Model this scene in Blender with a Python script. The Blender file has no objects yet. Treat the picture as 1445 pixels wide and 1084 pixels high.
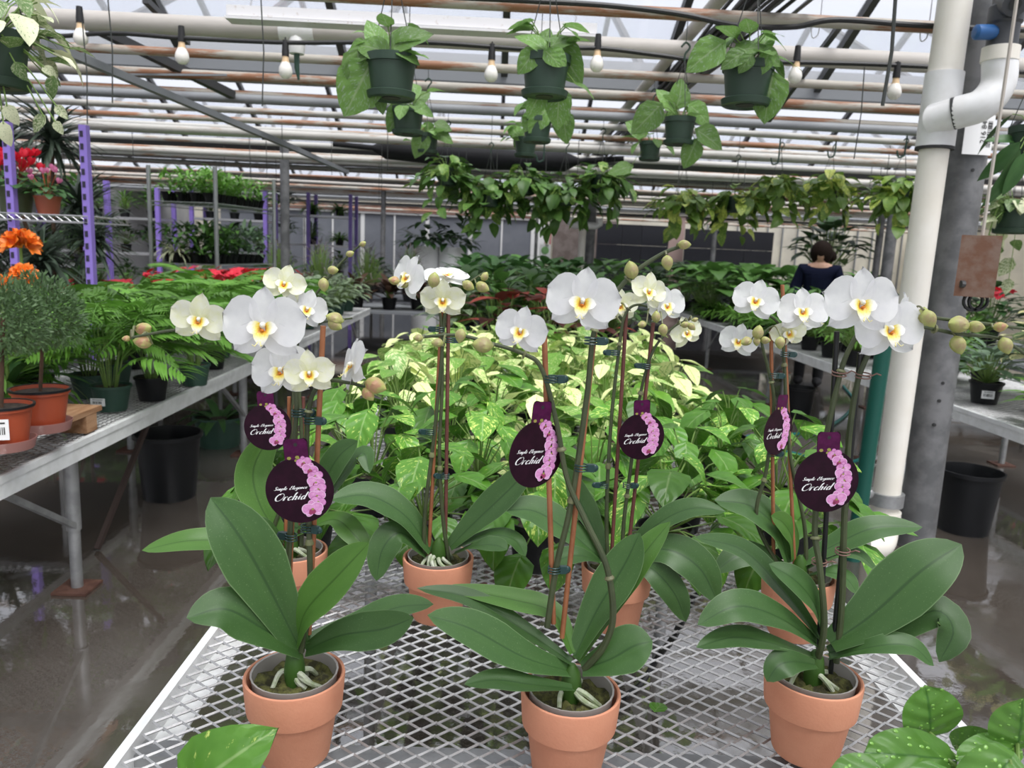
import bpy, math, random
import numpy as np
from mathutils import Vector, Matrix, Euler
from math import sin, cos, pi, sqrt, atan2, radians, exp

S = bpy.context.scene
COL = S.collection
RND = random.Random(7)

# ------------------------------------------------------------------ camera
FPX, HC = 1080.0, 1.35           # focal length in pixels of the 1445x1084 frame, eye height
_d = Vector(((702 - 722.5) / FPX, (353 - 542) / FPX, 1.0)).normalized()     # bench direction seen by the camera
_x = Vector((cos(radians(2.5)), sin(radians(2.5)), 0.0))
_x = (_x - _d * _x.dot(_d)).normalized()
_z = _x.cross(_d)
RC = Matrix((_x, _d, _z))        # camera -> world
EYE = Vector((0, 0, HC))
cam = bpy.data.cameras.new('camera')
cam.sensor_width = 36.0
cam.lens = 36.0 * FPX / 1445.0
cam.clip_start = 0.05
cam.clip_end = 200
cam.dof.use_dof = True
cam.dof.focus_distance = 1.12
cam.dof.aperture_fstop = 9.0
camo = bpy.data.objects.new('camera', cam)
COL.objects.link(camo)
_r, _u, _b = RC @ Vector((1, 0, 0)), RC @ Vector((0, -1, 0)), RC @ Vector((0, 0, -1))
camo.matrix_world = Matrix(((_r.x, _u.x, _b.x, EYE.x), (_r.y, _u.y, _b.y, EYE.y), (_r.z, _u.z, _b.z, EYE.z), (0, 0, 0, 1)))
S.camera = camo

# ------------------------------------------------------------------ sky and exposure
world = bpy.data.worlds.new('overcast')
S.world = world
world.use_nodes = True
bgn = world.node_tree.nodes['Background']
bgn.inputs['Color'].default_value = (0.915, 0.935, 1.0, 1)
bgn.inputs['Strength'].default_value = 0.7
sun = bpy.data.lights.new('veiled_sun', 'SUN')
sun.energy = 4.6
sun.angle = radians(42)
sun.color = (1.0, 0.97, 0.92)
suno = bpy.data.objects.new('veiled_sun', sun)
COL.objects.link(suno)
suno.rotation_euler = (radians(24), radians(14), 0)
S.view_settings.view_transform = 'Standard'
S.view_settings.look = 'None'
S.view_settings.gamma = 1.0
S.view_settings.use_curve_mapping = False
S.view_settings.exposure = 0.5

# ------------------------------------------------------------------ survey helpers: a photo pixel at a known plane
def ray(px, py):
    return RC @ Vector(((px - 722.5) / FPX, (py - 542) / FPX, 1.0))
def PX(px, py, Y):
    v = ray(px, py)
    return EYE + v * (Y / v.y)
def PZ(px, py, z):
    v = ray(px, py)
    return EYE + v * ((z - HC) / v.z)

# ------------------------------------------------------------------ materials
MATS = {}
def nt(name):
    m = bpy.data.materials.new(name)
    m.use_nodes = True
    n = m.node_tree.nodes
    return m, n, m.node_tree.links, n['Principled BSDF'], n['Material Output']
def c4(c):
    return (c[0], c[1], c[2], 1.0)
def mixrgb(n, l, fac, a, b, blend='MIX'):
    x = n.new('ShaderNodeMix')
    x.data_type = 'RGBA'
    x.blend_type = blend
    for s, v in ((0, fac), (6, a), (7, b)):
        if hasattr(v, 'links') or hasattr(v, 'is_linked'):
            l.new(v, x.inputs[s])
        else:
            x.inputs[s].default_value = v if s == 0 else c4(v)
    return x.outputs[2]
def ramp(n, l, src, stops):
    r = n.new('ShaderNodeValToRGB')
    e = r.color_ramp.elements
    while len(e) < len(stops):
        e.new(0.5)
    for i, (p, c) in enumerate(stops):
        e[i].position = p
        e[i].color = c4(c) if not isinstance(c, (int, float)) else (c, c, c, 1)
    l.new(src, r.inputs[0])
    return r.outputs[0]
def noise(n, l, vec, scale, detail=3, rough=0.5):
    t = n.new('ShaderNodeTexNoise')
    t.inputs['Scale'].default_value = scale
    t.inputs['Detail'].default_value = detail
    t.inputs['Roughness'].default_value = rough
    if vec is not None:
        l.new(vec, t.inputs['Vector'])
    return t.outputs['Fac']
def mathn(n, l, op, a, b=None):
    x = n.new('ShaderNodeMath')
    x.operation = op
    for i, v in enumerate((a, b)):
        if v is None:
            continue
        if isinstance(v, (int, float)):
            x.inputs[i].default_value = v
        else:
            l.new(v, x.inputs[i])
    return x.outputs[0]
def stretched(n, l, vec, sc):
    mp = n.new('ShaderNodeMapping')
    mp.inputs['Scale'].default_value = sc
    l.new(vec, mp.inputs['Vector'])
    return mp.outputs[0]
def M(name, col, rough=0.5, metal=0.0, col2=None, scale=20, lo=0.4, hi=0.6, bump=0.0, bscale=None, objvar=0.0, transl=0.0, spec=0.5, stretch=None, coat=0.0, world=False):
    if name in MATS:
        return MATS[name]
    m, n, l, p, out = nt(name)
    p.inputs['Roughness'].default_value = rough
    p.inputs['Metallic'].default_value = metal
    p.inputs['Specular IOR Level'].default_value = spec
    p.inputs['Coat Weight'].default_value = coat
    p.inputs['Base Color'].default_value = c4(col)
    src = None
    tc = n.new('ShaderNodeTexCoord')
    if world:
        g = n.new('ShaderNodeNewGeometry')
        vec = g.outputs['Position']
    else:
        vec = tc.outputs['Object']
    if stretch:
        vec = stretched(n, l, vec, stretch)
    if col2 is not None:
        f = noise(n, l, vec, scale, 4, 0.6)
        src = ramp(n, l, f, [(lo, col), (hi, col2)])
    if objvar:
        oi = n.new('ShaderNodeObjectInfo')
        h = n.new('ShaderNodeHueSaturation')
        v = mathn(n, l, 'MULTIPLY_ADD', oi.outputs['Random'], objvar)
        v.node.inputs[2].default_value = 1 - objvar / 2
        l.new(v, h.inputs['Value'])
        if src is not None:
            l.new(src, h.inputs['Color'])
        else:
            h.inputs['Color'].default_value = c4(col)
        src = h.outputs[0]
    if src is not None:
        l.new(src, p.inputs['Base Color'])
    if bump:
        b = n.new('ShaderNodeBump')
        b.inputs['Strength'].default_value = bump
        b.inputs['Distance'].default_value = 0.004
        l.new(noise(n, l, vec, bscale or scale * 4, 4), b.inputs['Height'])
        l.new(b.outputs[0], p.inputs['Normal'])
    if transl:
        t = n.new('ShaderNodeBsdfTranslucent')
        if src is not None:
            l.new(src, t.inputs['Color'])
        else:
            t.inputs['Color'].default_value = c4(col)
        mx = n.new('ShaderNodeMixShader')
        mx.inputs[0].default_value = transl
        l.new(p.outputs[0], mx.inputs[1])
        l.new(t.outputs[0], mx.inputs[2])
        l.new(mx.outputs[0], out.inputs['Surface'])
    MATS[name] = m
    return m
def leafmat(name, base, base2, vein=None, patch=None, plo=0.55, phi=0.62, pscale=4.0, rough=0.42, transl=0.22, objvar=0.5, pstretch=(2.2, 1.0, 1), under=None, coat=0.0, pobj=0.0, spec=0.4, veinfreq=0.0, speck=None):
    """leaf: u along = uv.y, across = uv.x; midrib, variegation patches, per-leaf tone"""
    m, n, l, p, out = nt(name)
    uv = n.new('ShaderNodeTexCoord').outputs['UV']
    sep = n.new('ShaderNodeSeparateXYZ')
    l.new(uv, sep.inputs[0])
    oi = n.new('ShaderNodeObjectInfo')
    rnd = oi.outputs['Random']
    off = n.new('ShaderNodeCombineXYZ')
    l.new(mathn(n, l, 'MULTIPLY', rnd, 37.0), off.inputs[0])
    l.new(mathn(n, l, 'MULTIPLY', rnd, 91.0), off.inputs[2])
    va = n.new('ShaderNodeVectorMath')
    va.operation = 'ADD'
    l.new(uv, va.inputs[0])
    l.new(off.outputs[0], va.inputs[1])
    vec = va.outputs[0]
    c = mixrgb(n, l, noise(n, l, vec, 3.0, 3), base, base2)
    ax = mathn(n, l, 'ABSOLUTE', mathn(n, l, 'SUBTRACT', sep.outputs[0], 0.5))
    if patch:
        # patches run along the side veins
        cv = n.new('ShaderNodeCombineXYZ')
        l.new(mathn(n, l, 'ADD', mathn(n, l, 'MULTIPLY', sep.outputs[0], 1.4), off.outputs[0]) if False else mathn(n, l, 'MULTIPLY', ax, 2.2), cv.inputs[0])
        l.new(mathn(n, l, 'SUBTRACT', mathn(n, l, 'MULTIPLY', sep.outputs[1], 4.5), mathn(n, l, 'MULTIPLY', ax, 3.5)), cv.inputs[1])
        sg = mathn(n, l, 'SIGN', mathn(n, l, 'SUBTRACT', sep.outputs[0], 0.5))
        l.new(mathn(n, l, 'ADD', mathn(n, l, 'MULTIPLY', sg, 3.0), mathn(n, l, 'MULTIPLY', rnd, 53.0)), cv.inputs[2])
        f = noise(n, l, cv.outputs[0], pscale, 4, 0.65)
        if pobj:
            f = mathn(n, l, 'ADD', f, mathn(n, l, 'MULTIPLY', mathn(n, l, 'SUBTRACT', rnd, 0.5), pobj))
        c = mixrgb(n, l, ramp(n, l, f, [(plo, 0.0), (phi, 1.0)]), c, patch)
    if speck:
        sp_ = noise(n, l, stretched(n, l, vec, (14, 38, 1)), 3.0, 2)
        c = mixrgb(n, l, mathn(n, l, 'MULTIPLY', ramp(n, l, sp_, [(0.66, 0.0), (0.72, 1.0)]), 0.4), c, speck)
        c = mixrgb(n, l, mathn(n, l, 'MULTIPLY', ramp(n, l, ax, [(0.478, 0.0), (0.495, 1.0)]), 0.6), c, speck)
    if vein:
        mid = ramp(n, l, ax, [(0.012, 1.0), (0.035, 0.0)])
        c = mixrgb(n, l, mid, c, vein)
    if veinfreq:
        s = mathn(n, l, 'SINE', mathn(n, l, 'MULTIPLY', mathn(n, l, 'SUBTRACT', sep.outputs[1], mathn(n, l, 'MULTIPLY', ax, 0.7)), veinfreq))
        b = n.new('ShaderNodeBump')
        b.inputs['Strength'].default_value = 0.25
        b.inputs['Distance'].default_value = 0.003
        l.new(s, b.inputs['Height'])
        l.new(b.outputs[0], p.inputs['Normal'])
    h = n.new('ShaderNodeHueSaturation')
    v = mathn(n, l, 'MULTIPLY_ADD', rnd, objvar)
    v.node.inputs[2].default_value = 1 - objvar / 2
    l.new(v, h.inputs['Value'])
    l.new(c, h.inputs['Color'])
    c = h.outputs[0]
    if under:
        g = n.new('ShaderNodeNewGeometry')
        c = mixrgb(n, l, g.outputs['Backfacing'], c, under)
    l.new(c, p.inputs['Base Color'])
    p.inputs['Roughness'].default_value = rough
    p.inputs['Specular IOR Level'].default_value = spec
    p.inputs['Coat Weight'].default_value = coat
    t = n.new('ShaderNodeBsdfTranslucent')
    l.new(c, t.inputs['Color'])
    mx = n.new('ShaderNodeMixShader')
    mx.inputs[0].default_value = transl
    l.new(p.outputs[0], mx.inputs[1])
    l.new(t.outputs[0], mx.inputs[2])
    l.new(mx.outputs[0], out.inputs['Surface'])
    MATS[name] = m
    return m

terracotta = M('terracotta', (0.64, 0.26, 0.15), 0.75, col2=(0.74, 0.34, 0.205), scale=9, lo=0.3, hi=0.7, bump=0.12, bscale=260, objvar=0.12)
liner = M('liner_plastic', (0.5, 0.47, 0.44), 0.2, transl=0.3)
moss = M('moss', (0.028, 0.026, 0.008), 0.95, col2=(0.12, 0.12, 0.032), scale=70, bump=1.0, bscale=120)
rootm = M('aerial_root', (0.5, 0.52, 0.42), 0.6, col2=(0.3, 0.36, 0.2), scale=60)
orchleaf = leafmat('orchid_leaf', (0.035, 0.088, 0.022), (0.062, 0.135, 0.036), vein=(0.03, 0.075, 0.02), rough=0.4, transl=0.1, objvar=0.35, under=(0.11, 0.2, 0.05), spec=0.36, speck=(0.2, 0.3, 0.14))
brightleaf = leafmat('orchid_leaf_young', (0.06, 0.15, 0.025), (0.1, 0.22, 0.04), vein=(0.05, 0.12, 0.02), rough=0.4, transl=0.15, objvar=0.15, under=(0.16, 0.3, 0.05), spec=0.36, speck=(0.24, 0.36, 0.14))
stemm = M('flower_spike', (0.032, 0.045, 0.018), 0.5, col2=(0.08, 0.1, 0.042), scale=14, lo=0.3, hi=0.7)
stemlight = M('flower_stalk', (0.19, 0.21, 0.09), 0.5, col2=(0.14, 0.14, 0.07), scale=40)
stakem = M('stake_brown', (0.27, 0.095, 0.038), 0.5, col2=(0.36, 0.14, 0.06), scale=20)
stakered = M('stake_dark_red', (0.12, 0.038, 0.03), 0.5, col2=(0.17, 0.06, 0.045), scale=20)
stakeblack = M('stake_black', (0.008, 0.009, 0.009), 0.35)
clipm = M('clip_green', (0.015, 0.05, 0.048), 0.3)
twist = M('twist_tie', (0.2, 0.11, 0.085), 0.5)
budm = M('bud', (0.4, 0.44, 0.13), 0.5, col2=(0.36, 0.27, 0.15), scale=2.2, lo=0.42, hi=0.7)
budp = M('bud_blush', (0.42, 0.44, 0.13), 0.5, col2=(0.46, 0.25, 0.14), scale=2.4, lo=0.42, hi=0.62)
petw = M('petal_white', (0.93, 0.93, 0.93), 0.55, col2=(0.87, 0.87, 0.88), scale=4, transl=0.42, spec=0.2)
petc = M('petal_cream', (0.87, 0.88, 0.6), 0.55, col2=(0.92, 0.92, 0.8), scale=3.5, transl=0.42, spec=0.2)
def lipmat():
    m, n, l, p, out = nt('lip')
    uv = n.new('ShaderNodeTexCoord').outputs['UV']
    s = n.new('ShaderNodeSeparateXYZ')
    l.new(uv, s.inputs[0])
    f = mathn(n, l, 'ADD', s.outputs[1], mathn(n, l, 'MULTIPLY', mathn(n, l, 'SUBTRACT', noise(n, l, uv, 9, 3), 0.5), 0.35))
    c = ramp(n, l, f, [(0.0, (0.6, 0.18, 0.02)), (0.16, (0.72, 0.36, 0.04)), (0.3, (0.85, 0.66, 0.08)), (0.5, (0.9, 0.84, 0.42)), (0.72, (0.92, 0.91, 0.84))])
    l.new(c, p.inputs['Base Color'])
    p.inputs['Roughness'].default_value = 0.45
    return m
lipm = lipmat()
tagm = M('tag_card', (0.016, 0.003, 0.010), 0.3, col2=(0.024, 0.004, 0.014), scale=2, spec=0.2)
tagtab = M('tag_tab', (0.06, 0.005, 0.04), 0.3, col2=(0.095, 0.008, 0.065), scale=2, spec=0.2)
tagpink = M('tag_pink', (0.8, 0.4, 0.68), 0.5, col2=(0.6, 0.2, 0.48), scale=9, lo=0.35, hi=0.7, spec=0.2)
tagpale = M('tag_pale_pink', (0.86, 0.6, 0.8), 0.5, spec=0.2)
tagdeep = M('tag_deep_pink', (0.45, 0.12, 0.36), 0.5, spec=0.2)
tagmag = M('tag_magenta', (0.32, 0.04, 0.12), 0.4)
tagyel = M('tag_bud_green', (0.32, 0.3, 0.06), 0.4)
inkwhite = M('ink_white', (0.9, 0.9, 0.9), 0.5)
inkblack = M('ink_black', (0.02, 0.02, 0.02), 0.6)
paper = M('label_paper', (0.82, 0.82, 0.82), 0.6)
alu = M('galvanised_mesh', (0.4, 0.4, 0.4), 0.42, metal=0.5, col2=(0.5, 0.5, 0.5), scale=60)
rail = M('bench_rail', (0.82, 0.83, 0.83), 0.4, col2=(0.72, 0.73, 0.72), scale=15)
legm = M('bench_leg', (0.28, 0.285, 0.29), 0.45, metal=0.6, col2=(0.38, 0.385, 0.39), scale=14)
darkmetal = M('dark_steel', (0.06, 0.06, 0.062), 0.5, metal=0.4)
rustm = M('rust', (0.06, 0.022, 0.014), 0.7, col2=(0.1, 0.045, 0.03), scale=30, bump=0.3)
rustbox = M('rusty_box', (0.16, 0.075, 0.045), 0.75, col2=(0.2, 0.13, 0.1), scale=18, bump=0.2)
def pipemat(name, a, rust, amount):
    m, n, l, p, out = nt(name)
    g = n.new('ShaderNodeNewGeometry')
    v = stretched(n, l, g.outputs['Position'], (0.9, 3.1, 9))
    f = noise(n, l, v, 1.6, 6, 0.7)
    f2 = noise(n, l, stretched(n, l, g.outputs['Position'], (3, 9, 9)), 3, 4)
    base = mixrgb(n, l, f2, a, tuple(x * 0.78 for x in a))
    c = mixrgb(n, l, ramp(n, l, f, [(amount, 0.0), (amount + 0.09, 1.0)]), base, rust)
    l.new(c, p.inputs['Base Color'])
    p.inputs['Roughness'].default_value = 0.6
    return m
pipe_big = pipemat('pipe_cream', (0.5, 0.465, 0.43), (0.3, 0.19, 0.12), 0.7)
pipe_rusty = pipemat('pipe_rusty', (0.45, 0.415, 0.36), (0.27, 0.125, 0.065), 0.47)
pipe_white = pipemat('pipe_white', (0.52, 0.505, 0.475), (0.32, 0.18, 0.1), 0.56)
pipe_grey = pipemat('pipe_grey', (0.25, 0.26, 0.275), (0.3, 0.2, 0.14), 0.8)
pvc = M('pvc', (0.74, 0.7, 0.62), 0.4, col2=(0.8, 0.77, 0.71), scale=4, lo=0.35, hi=0.65)
pvcw = M('pvc_fitting', (0.76, 0.76, 0.76), 0.35, col2=(0.66, 0.65, 0.63), scale=9, lo=0.45, hi=0.75)
postm = M('steel_post', (0.12, 0.122, 0.126), 0.5, metal=0.3, col2=(0.2, 0.2, 0.205), scale=7, lo=0.42, hi=0.6)
valvem = M('valve_grey', (0.05, 0.053, 0.06), 0.5)
bluem = M('blue_handle', (0.02, 0.1, 0.28), 0.45)
blackp = M('black_plastic', (0.009, 0.0095, 0.011), 0.4, objvar=0.3, spec=0.3)
greenp = M('green_plastic', (0.028, 0.075, 0.052), 0.45, objvar=0.25)
hangp = M('hanging_pot_green', (0.022, 0.048, 0.03), 0.45, objvar=0.2)
olivep = M('olive_plastic', (0.07, 0.09, 0.04), 0.5)
redp = M('red_brown_plastic', (0.4, 0.075, 0.03), 0.4, objvar=0.15)
clearp = M('clear_tray', (0.55, 0.3, 0.27), 0.15, transl=0.4)
whitep = M('white_planter', (0.85, 0.85, 0.85), 0.5)
soil = M('soil', (0.025, 0.017, 0.012), 0.95, col2=(0.06, 0.045, 0.03), scale=60, bump=0.8)
wood = M('pallet_wood', (0.3, 0.15, 0.07), 0.75, col2=(0.42, 0.24, 0.13), scale=5, stretch=(9, 1.2, 9), bump=0.25)
cable = M('black_cable', (0.012, 0.012, 0.013), 0.5)
greycable = M('grey_cable', (0.16, 0.16, 0.17), 0.5)
wirem = M('wire', (0.06, 0.065, 0.06), 0.5, metal=0.5)
rope = M('cotton_cord', (0.42, 0.38, 0.34), 0.8)
purple = M('purple_paint', (0.28, 0.19, 0.62), 0.4)
hole = M('slot_shadow', (0.03, 0.025, 0.05), 0.8)
chrome = M('shelf_wire', (0.6, 0.6, 0.62), 0.3, metal=0.7)
shelfpost = M('shelf_post', (0.36, 0.38, 0.38), 0.35, metal=0.6)
hosem = M('teal_hose', (0.0, 0.14, 0.13), 0.4)
greenpole = M('green_pole', (0.003, 0.075, 0.055), 0.4)
woodstem = M('woody_stem', (0.11, 0.06, 0.035), 0.8, col2=(0.06, 0.035, 0.02), scale=30)
greenstem = M('green_stem', (0.16, 0.26, 0.06), 0.5)
pothos = leafmat('golden_pothos_leaf', (0.05, 0.165, 0.014), (0.12, 0.29, 0.034), vein=(0.2, 0.34, 0.1), patch=(0.48, 0.6, 0.14), plo=0.64, phi=0.7, pscale=3.0, objvar=0.8, transl=0.16, rough=0.34, pobj=0.22, spec=0.4, veinfreq=26)
marble = leafmat('marble_pothos_leaf', (0.12, 0.32, 0.03), (0.22, 0.46, 0.06), vein=(0.3, 0.5, 0.1), patch=(0.74, 0.8, 0.36), plo=0.46, phi=0.54, pscale=3.4, objvar=0.5, transl=0.18, rough=0.35, pobj=0.3, spec=0.5)
scind = leafmat('satin_pothos_leaf', (0.13, 0.27, 0.06), (0.22, 0.38, 0.1), vein=(0.3, 0.42, 0.2), patch=(0.36, 0.46, 0.33), plo=0.55, phi=0.66, pscale=5.0, objvar=0.75, rough=0.5, transl=0.34, spec=0.35, veinfreq=24)
wetleaf = leafmat('wet_pothos_leaf', (0.075, 0.2, 0.03), (0.13, 0.29, 0.05), vein=(0.055, 0.16, 0.025), patch=(0.22, 0.4, 0.06), plo=0.62, phi=0.8, objvar=0.25, rough=0.3, veinfreq=22)
basketleaf = leafmat('basket_pothos_leaf', (0.055, 0.14, 0.03), (0.12, 0.25, 0.05), vein=(0.12, 0.22, 0.05), patch=(0.42, 0.5, 0.12), plo=0.62, phi=0.68, objvar=0.8, pobj=0.25)
yellowbasket = leafmat('basket_yellow_leaf', (0.08, 0.19, 0.035), (0.2, 0.33, 0.05), vein=(0.2, 0.3, 0.06), patch=(0.58, 0.62, 0.15), plo=0.57, phi=0.64, objvar=0.7, pobj=0.35)
creamvar = leafmat('cream_variegated_leaf', (0.1, 0.2, 0.05), (0.16, 0.27, 0.08), patch=(0.66, 0.68, 0.46), plo=0.42, phi=0.5, objvar=0.3, pobj=0.3)
palm = leafmat('palm_leaf', (0.075, 0.2, 0.025), (0.16, 0.34, 0.055), objvar=0.7, rough=0.4, transl=0.25)
grassy = leafmat('strap_leaf', (0.12, 0.27, 0.045), (0.2, 0.37, 0.08), objvar=0.4, transl=0.3)
dracaena = leafmat('dracaena_leaf', (0.045, 0.07, 0.05), (0.1, 0.135, 0.095), objvar=0.7)
topiary = leafmat('topiary_leaf', (0.06, 0.12, 0.05), (0.15, 0.24, 0.1), objvar=0.2)
darkgreen = leafmat('dark_leaf', (0.03, 0.085, 0.025), (0.07, 0.17, 0.045), objvar=0.7)
midgreen = leafmat('mid_leaf', (0.06, 0.16, 0.035), (0.13, 0.27, 0.06), objvar=0.7)
aglao = leafmat('silver_leaf', (0.05, 0.11, 0.045), (0.09, 0.17, 0.07), patch=(0.32, 0.4, 0.25), plo=0.42, phi=0.55, pscale=2.0, objvar=0.5)
bronze = leafmat('bronze_leaf', (0.055, 0.032, 0.022), (0.11, 0.06, 0.04), objvar=0.8)
greyfluff = leafmat('grey_branch', (0.12, 0.1, 0.1), (0.2, 0.17, 0.165), objvar=0.5)
redleaf = leafmat('red_leaf', (0.2, 0.025, 0.02), (0.42, 0.09, 0.06), objvar=0.7)
darkred = leafmat('dark_red_leaf', (0.06, 0.018, 0.014), (0.12, 0.03, 0.02), objvar=0.6)
fern = leafmat('fern_leaf', (0.09, 0.22, 0.03), (0.16, 0.33, 0.06), objvar=0.6, transl=0.3)
peper = leafmat('cream_edge_leaf', (0.07, 0.13, 0.05), (0.12, 0.19, 0.08), patch=(0.66, 0.62, 0.32), plo=0.5, phi=0.56, pscale=1.8, objvar=0.5, pobj=0.3)
silvery = leafmat('grey_green_leaf', (0.14, 0.24, 0.13), (0.22, 0.33, 0.2), objvar=0.5)
flred = M('flower_red', (0.75, 0.02, 0.05), 0.5, transl=0.2)
florange = M('flower_orange', (0.85, 0.12, 0.012), 0.5, col2=(0.8, 0.3, 0.03), scale=25, transl=0.2)
flpink = M('flower_pink', (0.75, 0.25, 0.45), 0.5, transl=0.2)
bulbg = M('bulb_glass', (0.86, 0.83, 0.78), 0.2)
bulbc = M('bulb_collar', (0.7, 0.5, 0.3), 0.4)
wallgrey = M('wall_grey_panel', (0.135, 0.145, 0.17), 0.6, col2=(0.155, 0.165, 0.19), scale=2, objvar=0.1)
walldark = M('wall_dark_panel', (0.012, 0.013, 0.02), 0.55, objvar=0.2)
wallwhite = M('wall_white', (0.78, 0.75, 0.66), 0.7, col2=(0.7, 0.67, 0.6), scale=2, transl=0.55)
wallpink = M('wall_pink', (0.5, 0.36, 0.33), 0.7)
woodbeam = M('beam_brown', (0.15, 0.075, 0.055), 0.7, col2=(0.22, 0.12, 0.09), scale=6)
white = M('white_trim', (0.66, 0.66, 0.66), 0.5)
batten = M('white_batten', (0.72, 0.71, 0.72), 0.5, col2=(0.5, 0.44, 0.4), scale=30, lo=0.62, hi=0.72)
gutterm = M('gutter_grey', (0.2, 0.21, 0.225), 0.6)
shade = M('shade_cloth', (0.008, 0.008, 0.01), 0.9)
skin = M('skin', (0.45, 0.26, 0.18), 0.6)
hair = M('hair', (0.012, 0.007, 0.005), 0.8, bump=0.6, bscale=90, spec=0.1)
navy = M('navy_shirt', (0.006, 0.008, 0.022), 0.9, spec=0.1)
trouser = M('dark_trousers', (0.015, 0.015, 0.018), 0.8)
dropm = M('water_drop', (0.2, 0.42, 0.07), 0.03, spec=0.9)  # opaque pale green painted in for the leaf brightened through clear water
def glassmat():
    m, n, l, p, out = nt('roof_glazing')
    t = n.new('ShaderNodeBsdfTransparent')
    t.inputs[0].default_value = (0.93, 0.94, 0.96, 1)
    d = n.new('ShaderNodeBsdfTranslucent')
    d.inputs[0].default_value = (0.9, 0.92, 0.97, 1)
    g = n.new('ShaderNodeBsdfGlossy')
    g.inputs['Roughness'].default_value = 0.1
    a = n.new('ShaderNodeMixShader')
    a.inputs[0].default_value = 0.1
    l.new(t.outputs[0], a.inputs[1])
    l.new(d.outputs[0], a.inputs[2])
    b = n.new('ShaderNodeMixShader')
    b.inputs[0].default_value = 0.04
    l.new(a.outputs[0], b.inputs[1])
    l.new(g.outputs[0], b.inputs[2])
    l.new(b.outputs[0], out.inputs['Surface'])
    return m
glazing = glassmat()
def floormat():
    m, n, l, p, out = nt('wet_concrete')
    g = n.new('ShaderNodeNewGeometry').outputs['Position']
    a = noise(n, l, g, 1.7, 7, 0.62)
    b = noise(n, l, g, 7, 5, 0.65)
    wet = ramp(n, l, a, [(0.54, 1.0), (0.62, 0.0)])
    c = mixrgb(n, l, b, (0.045, 0.036, 0.029), (0.078, 0.064, 0.053))
    c = mixrgb(n, l, ramp(n, l, noise(n, l, g, 0.55, 3), [(0.45, 0.0), (0.7, 1.0)]), c, (0.14, 0.127, 0.115))
    l.new(c, p.inputs['Base Color'])
    r = mathn(n, l, 'MULTIPLY_ADD', wet, -0.13)
    r.node.inputs[2].default_value = 0.15
    r2 = mathn(n, l, 'MAXIMUM', mathn(n, l, 'ADD', r, mathn(n, l, 'MULTIPLY', mathn(n, l, 'SUBTRACT', b, 0.5), 0.08)), 0.01)
    l.new(r2, p.inputs['Roughness'])
    p.inputs['Specular IOR Level'].default_value = 1.0
    p.inputs['IOR'].default_value = 2.1
    bp = n.new('ShaderNodeBump')
    bp.inputs['Strength'].default_value = 0.1
    bp.inputs['Distance'].default_value = 0.003
    l.new(noise(n, l, g, 11, 5, 0.6), bp.inputs['Height'])
    l.new(bp.outputs[0], p.inputs['Normal'])
    return m
floorm = floormat()

# ------------------------------------------------------------------ mesh helpers
def orient(d, n):
    """matrix whose +Y is d and whose +Z leans to n"""
    y = Vector(d).normalized()
    n = Vector(n)
    z = n - y * n.dot(y)
    if z.length < 1e-4:
        z = Vector((0.01, -1, 0.1)) - y * Vector((0.01, -1, 0.1)).dot(y)
    z.normalize()
    x = y.cross(z)
    return Matrix(((x.x, y.x, z.x), (x.y, y.y, z.y), (x.z, y.z, z.z)))
def catmull(pts, n):
    pts = [Vector(p) for p in pts]
    if len(pts) == 2:
        return [pts[0].lerp(pts[1], i / (n - 1)) for i in range(n)]
    P = [pts[0] * 2 - pts[1]] + pts + [pts[-1] * 2 - pts[-2]]
    out = []
    m = len(pts) - 1
    for i in range(n):
        t = i / (n - 1) * m
        k = min(int(t), m - 1)
        t -= k
        a, b, c, d = P[k], P[k + 1], P[k + 2], P[k + 3]
        out.append(0.5 * ((2 * b) + (c - a) * t + (2 * a - 5 * b + 4 * c - d) * t * t + (3 * b - a - 3 * c + d) * t ** 3))
    return out
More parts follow.
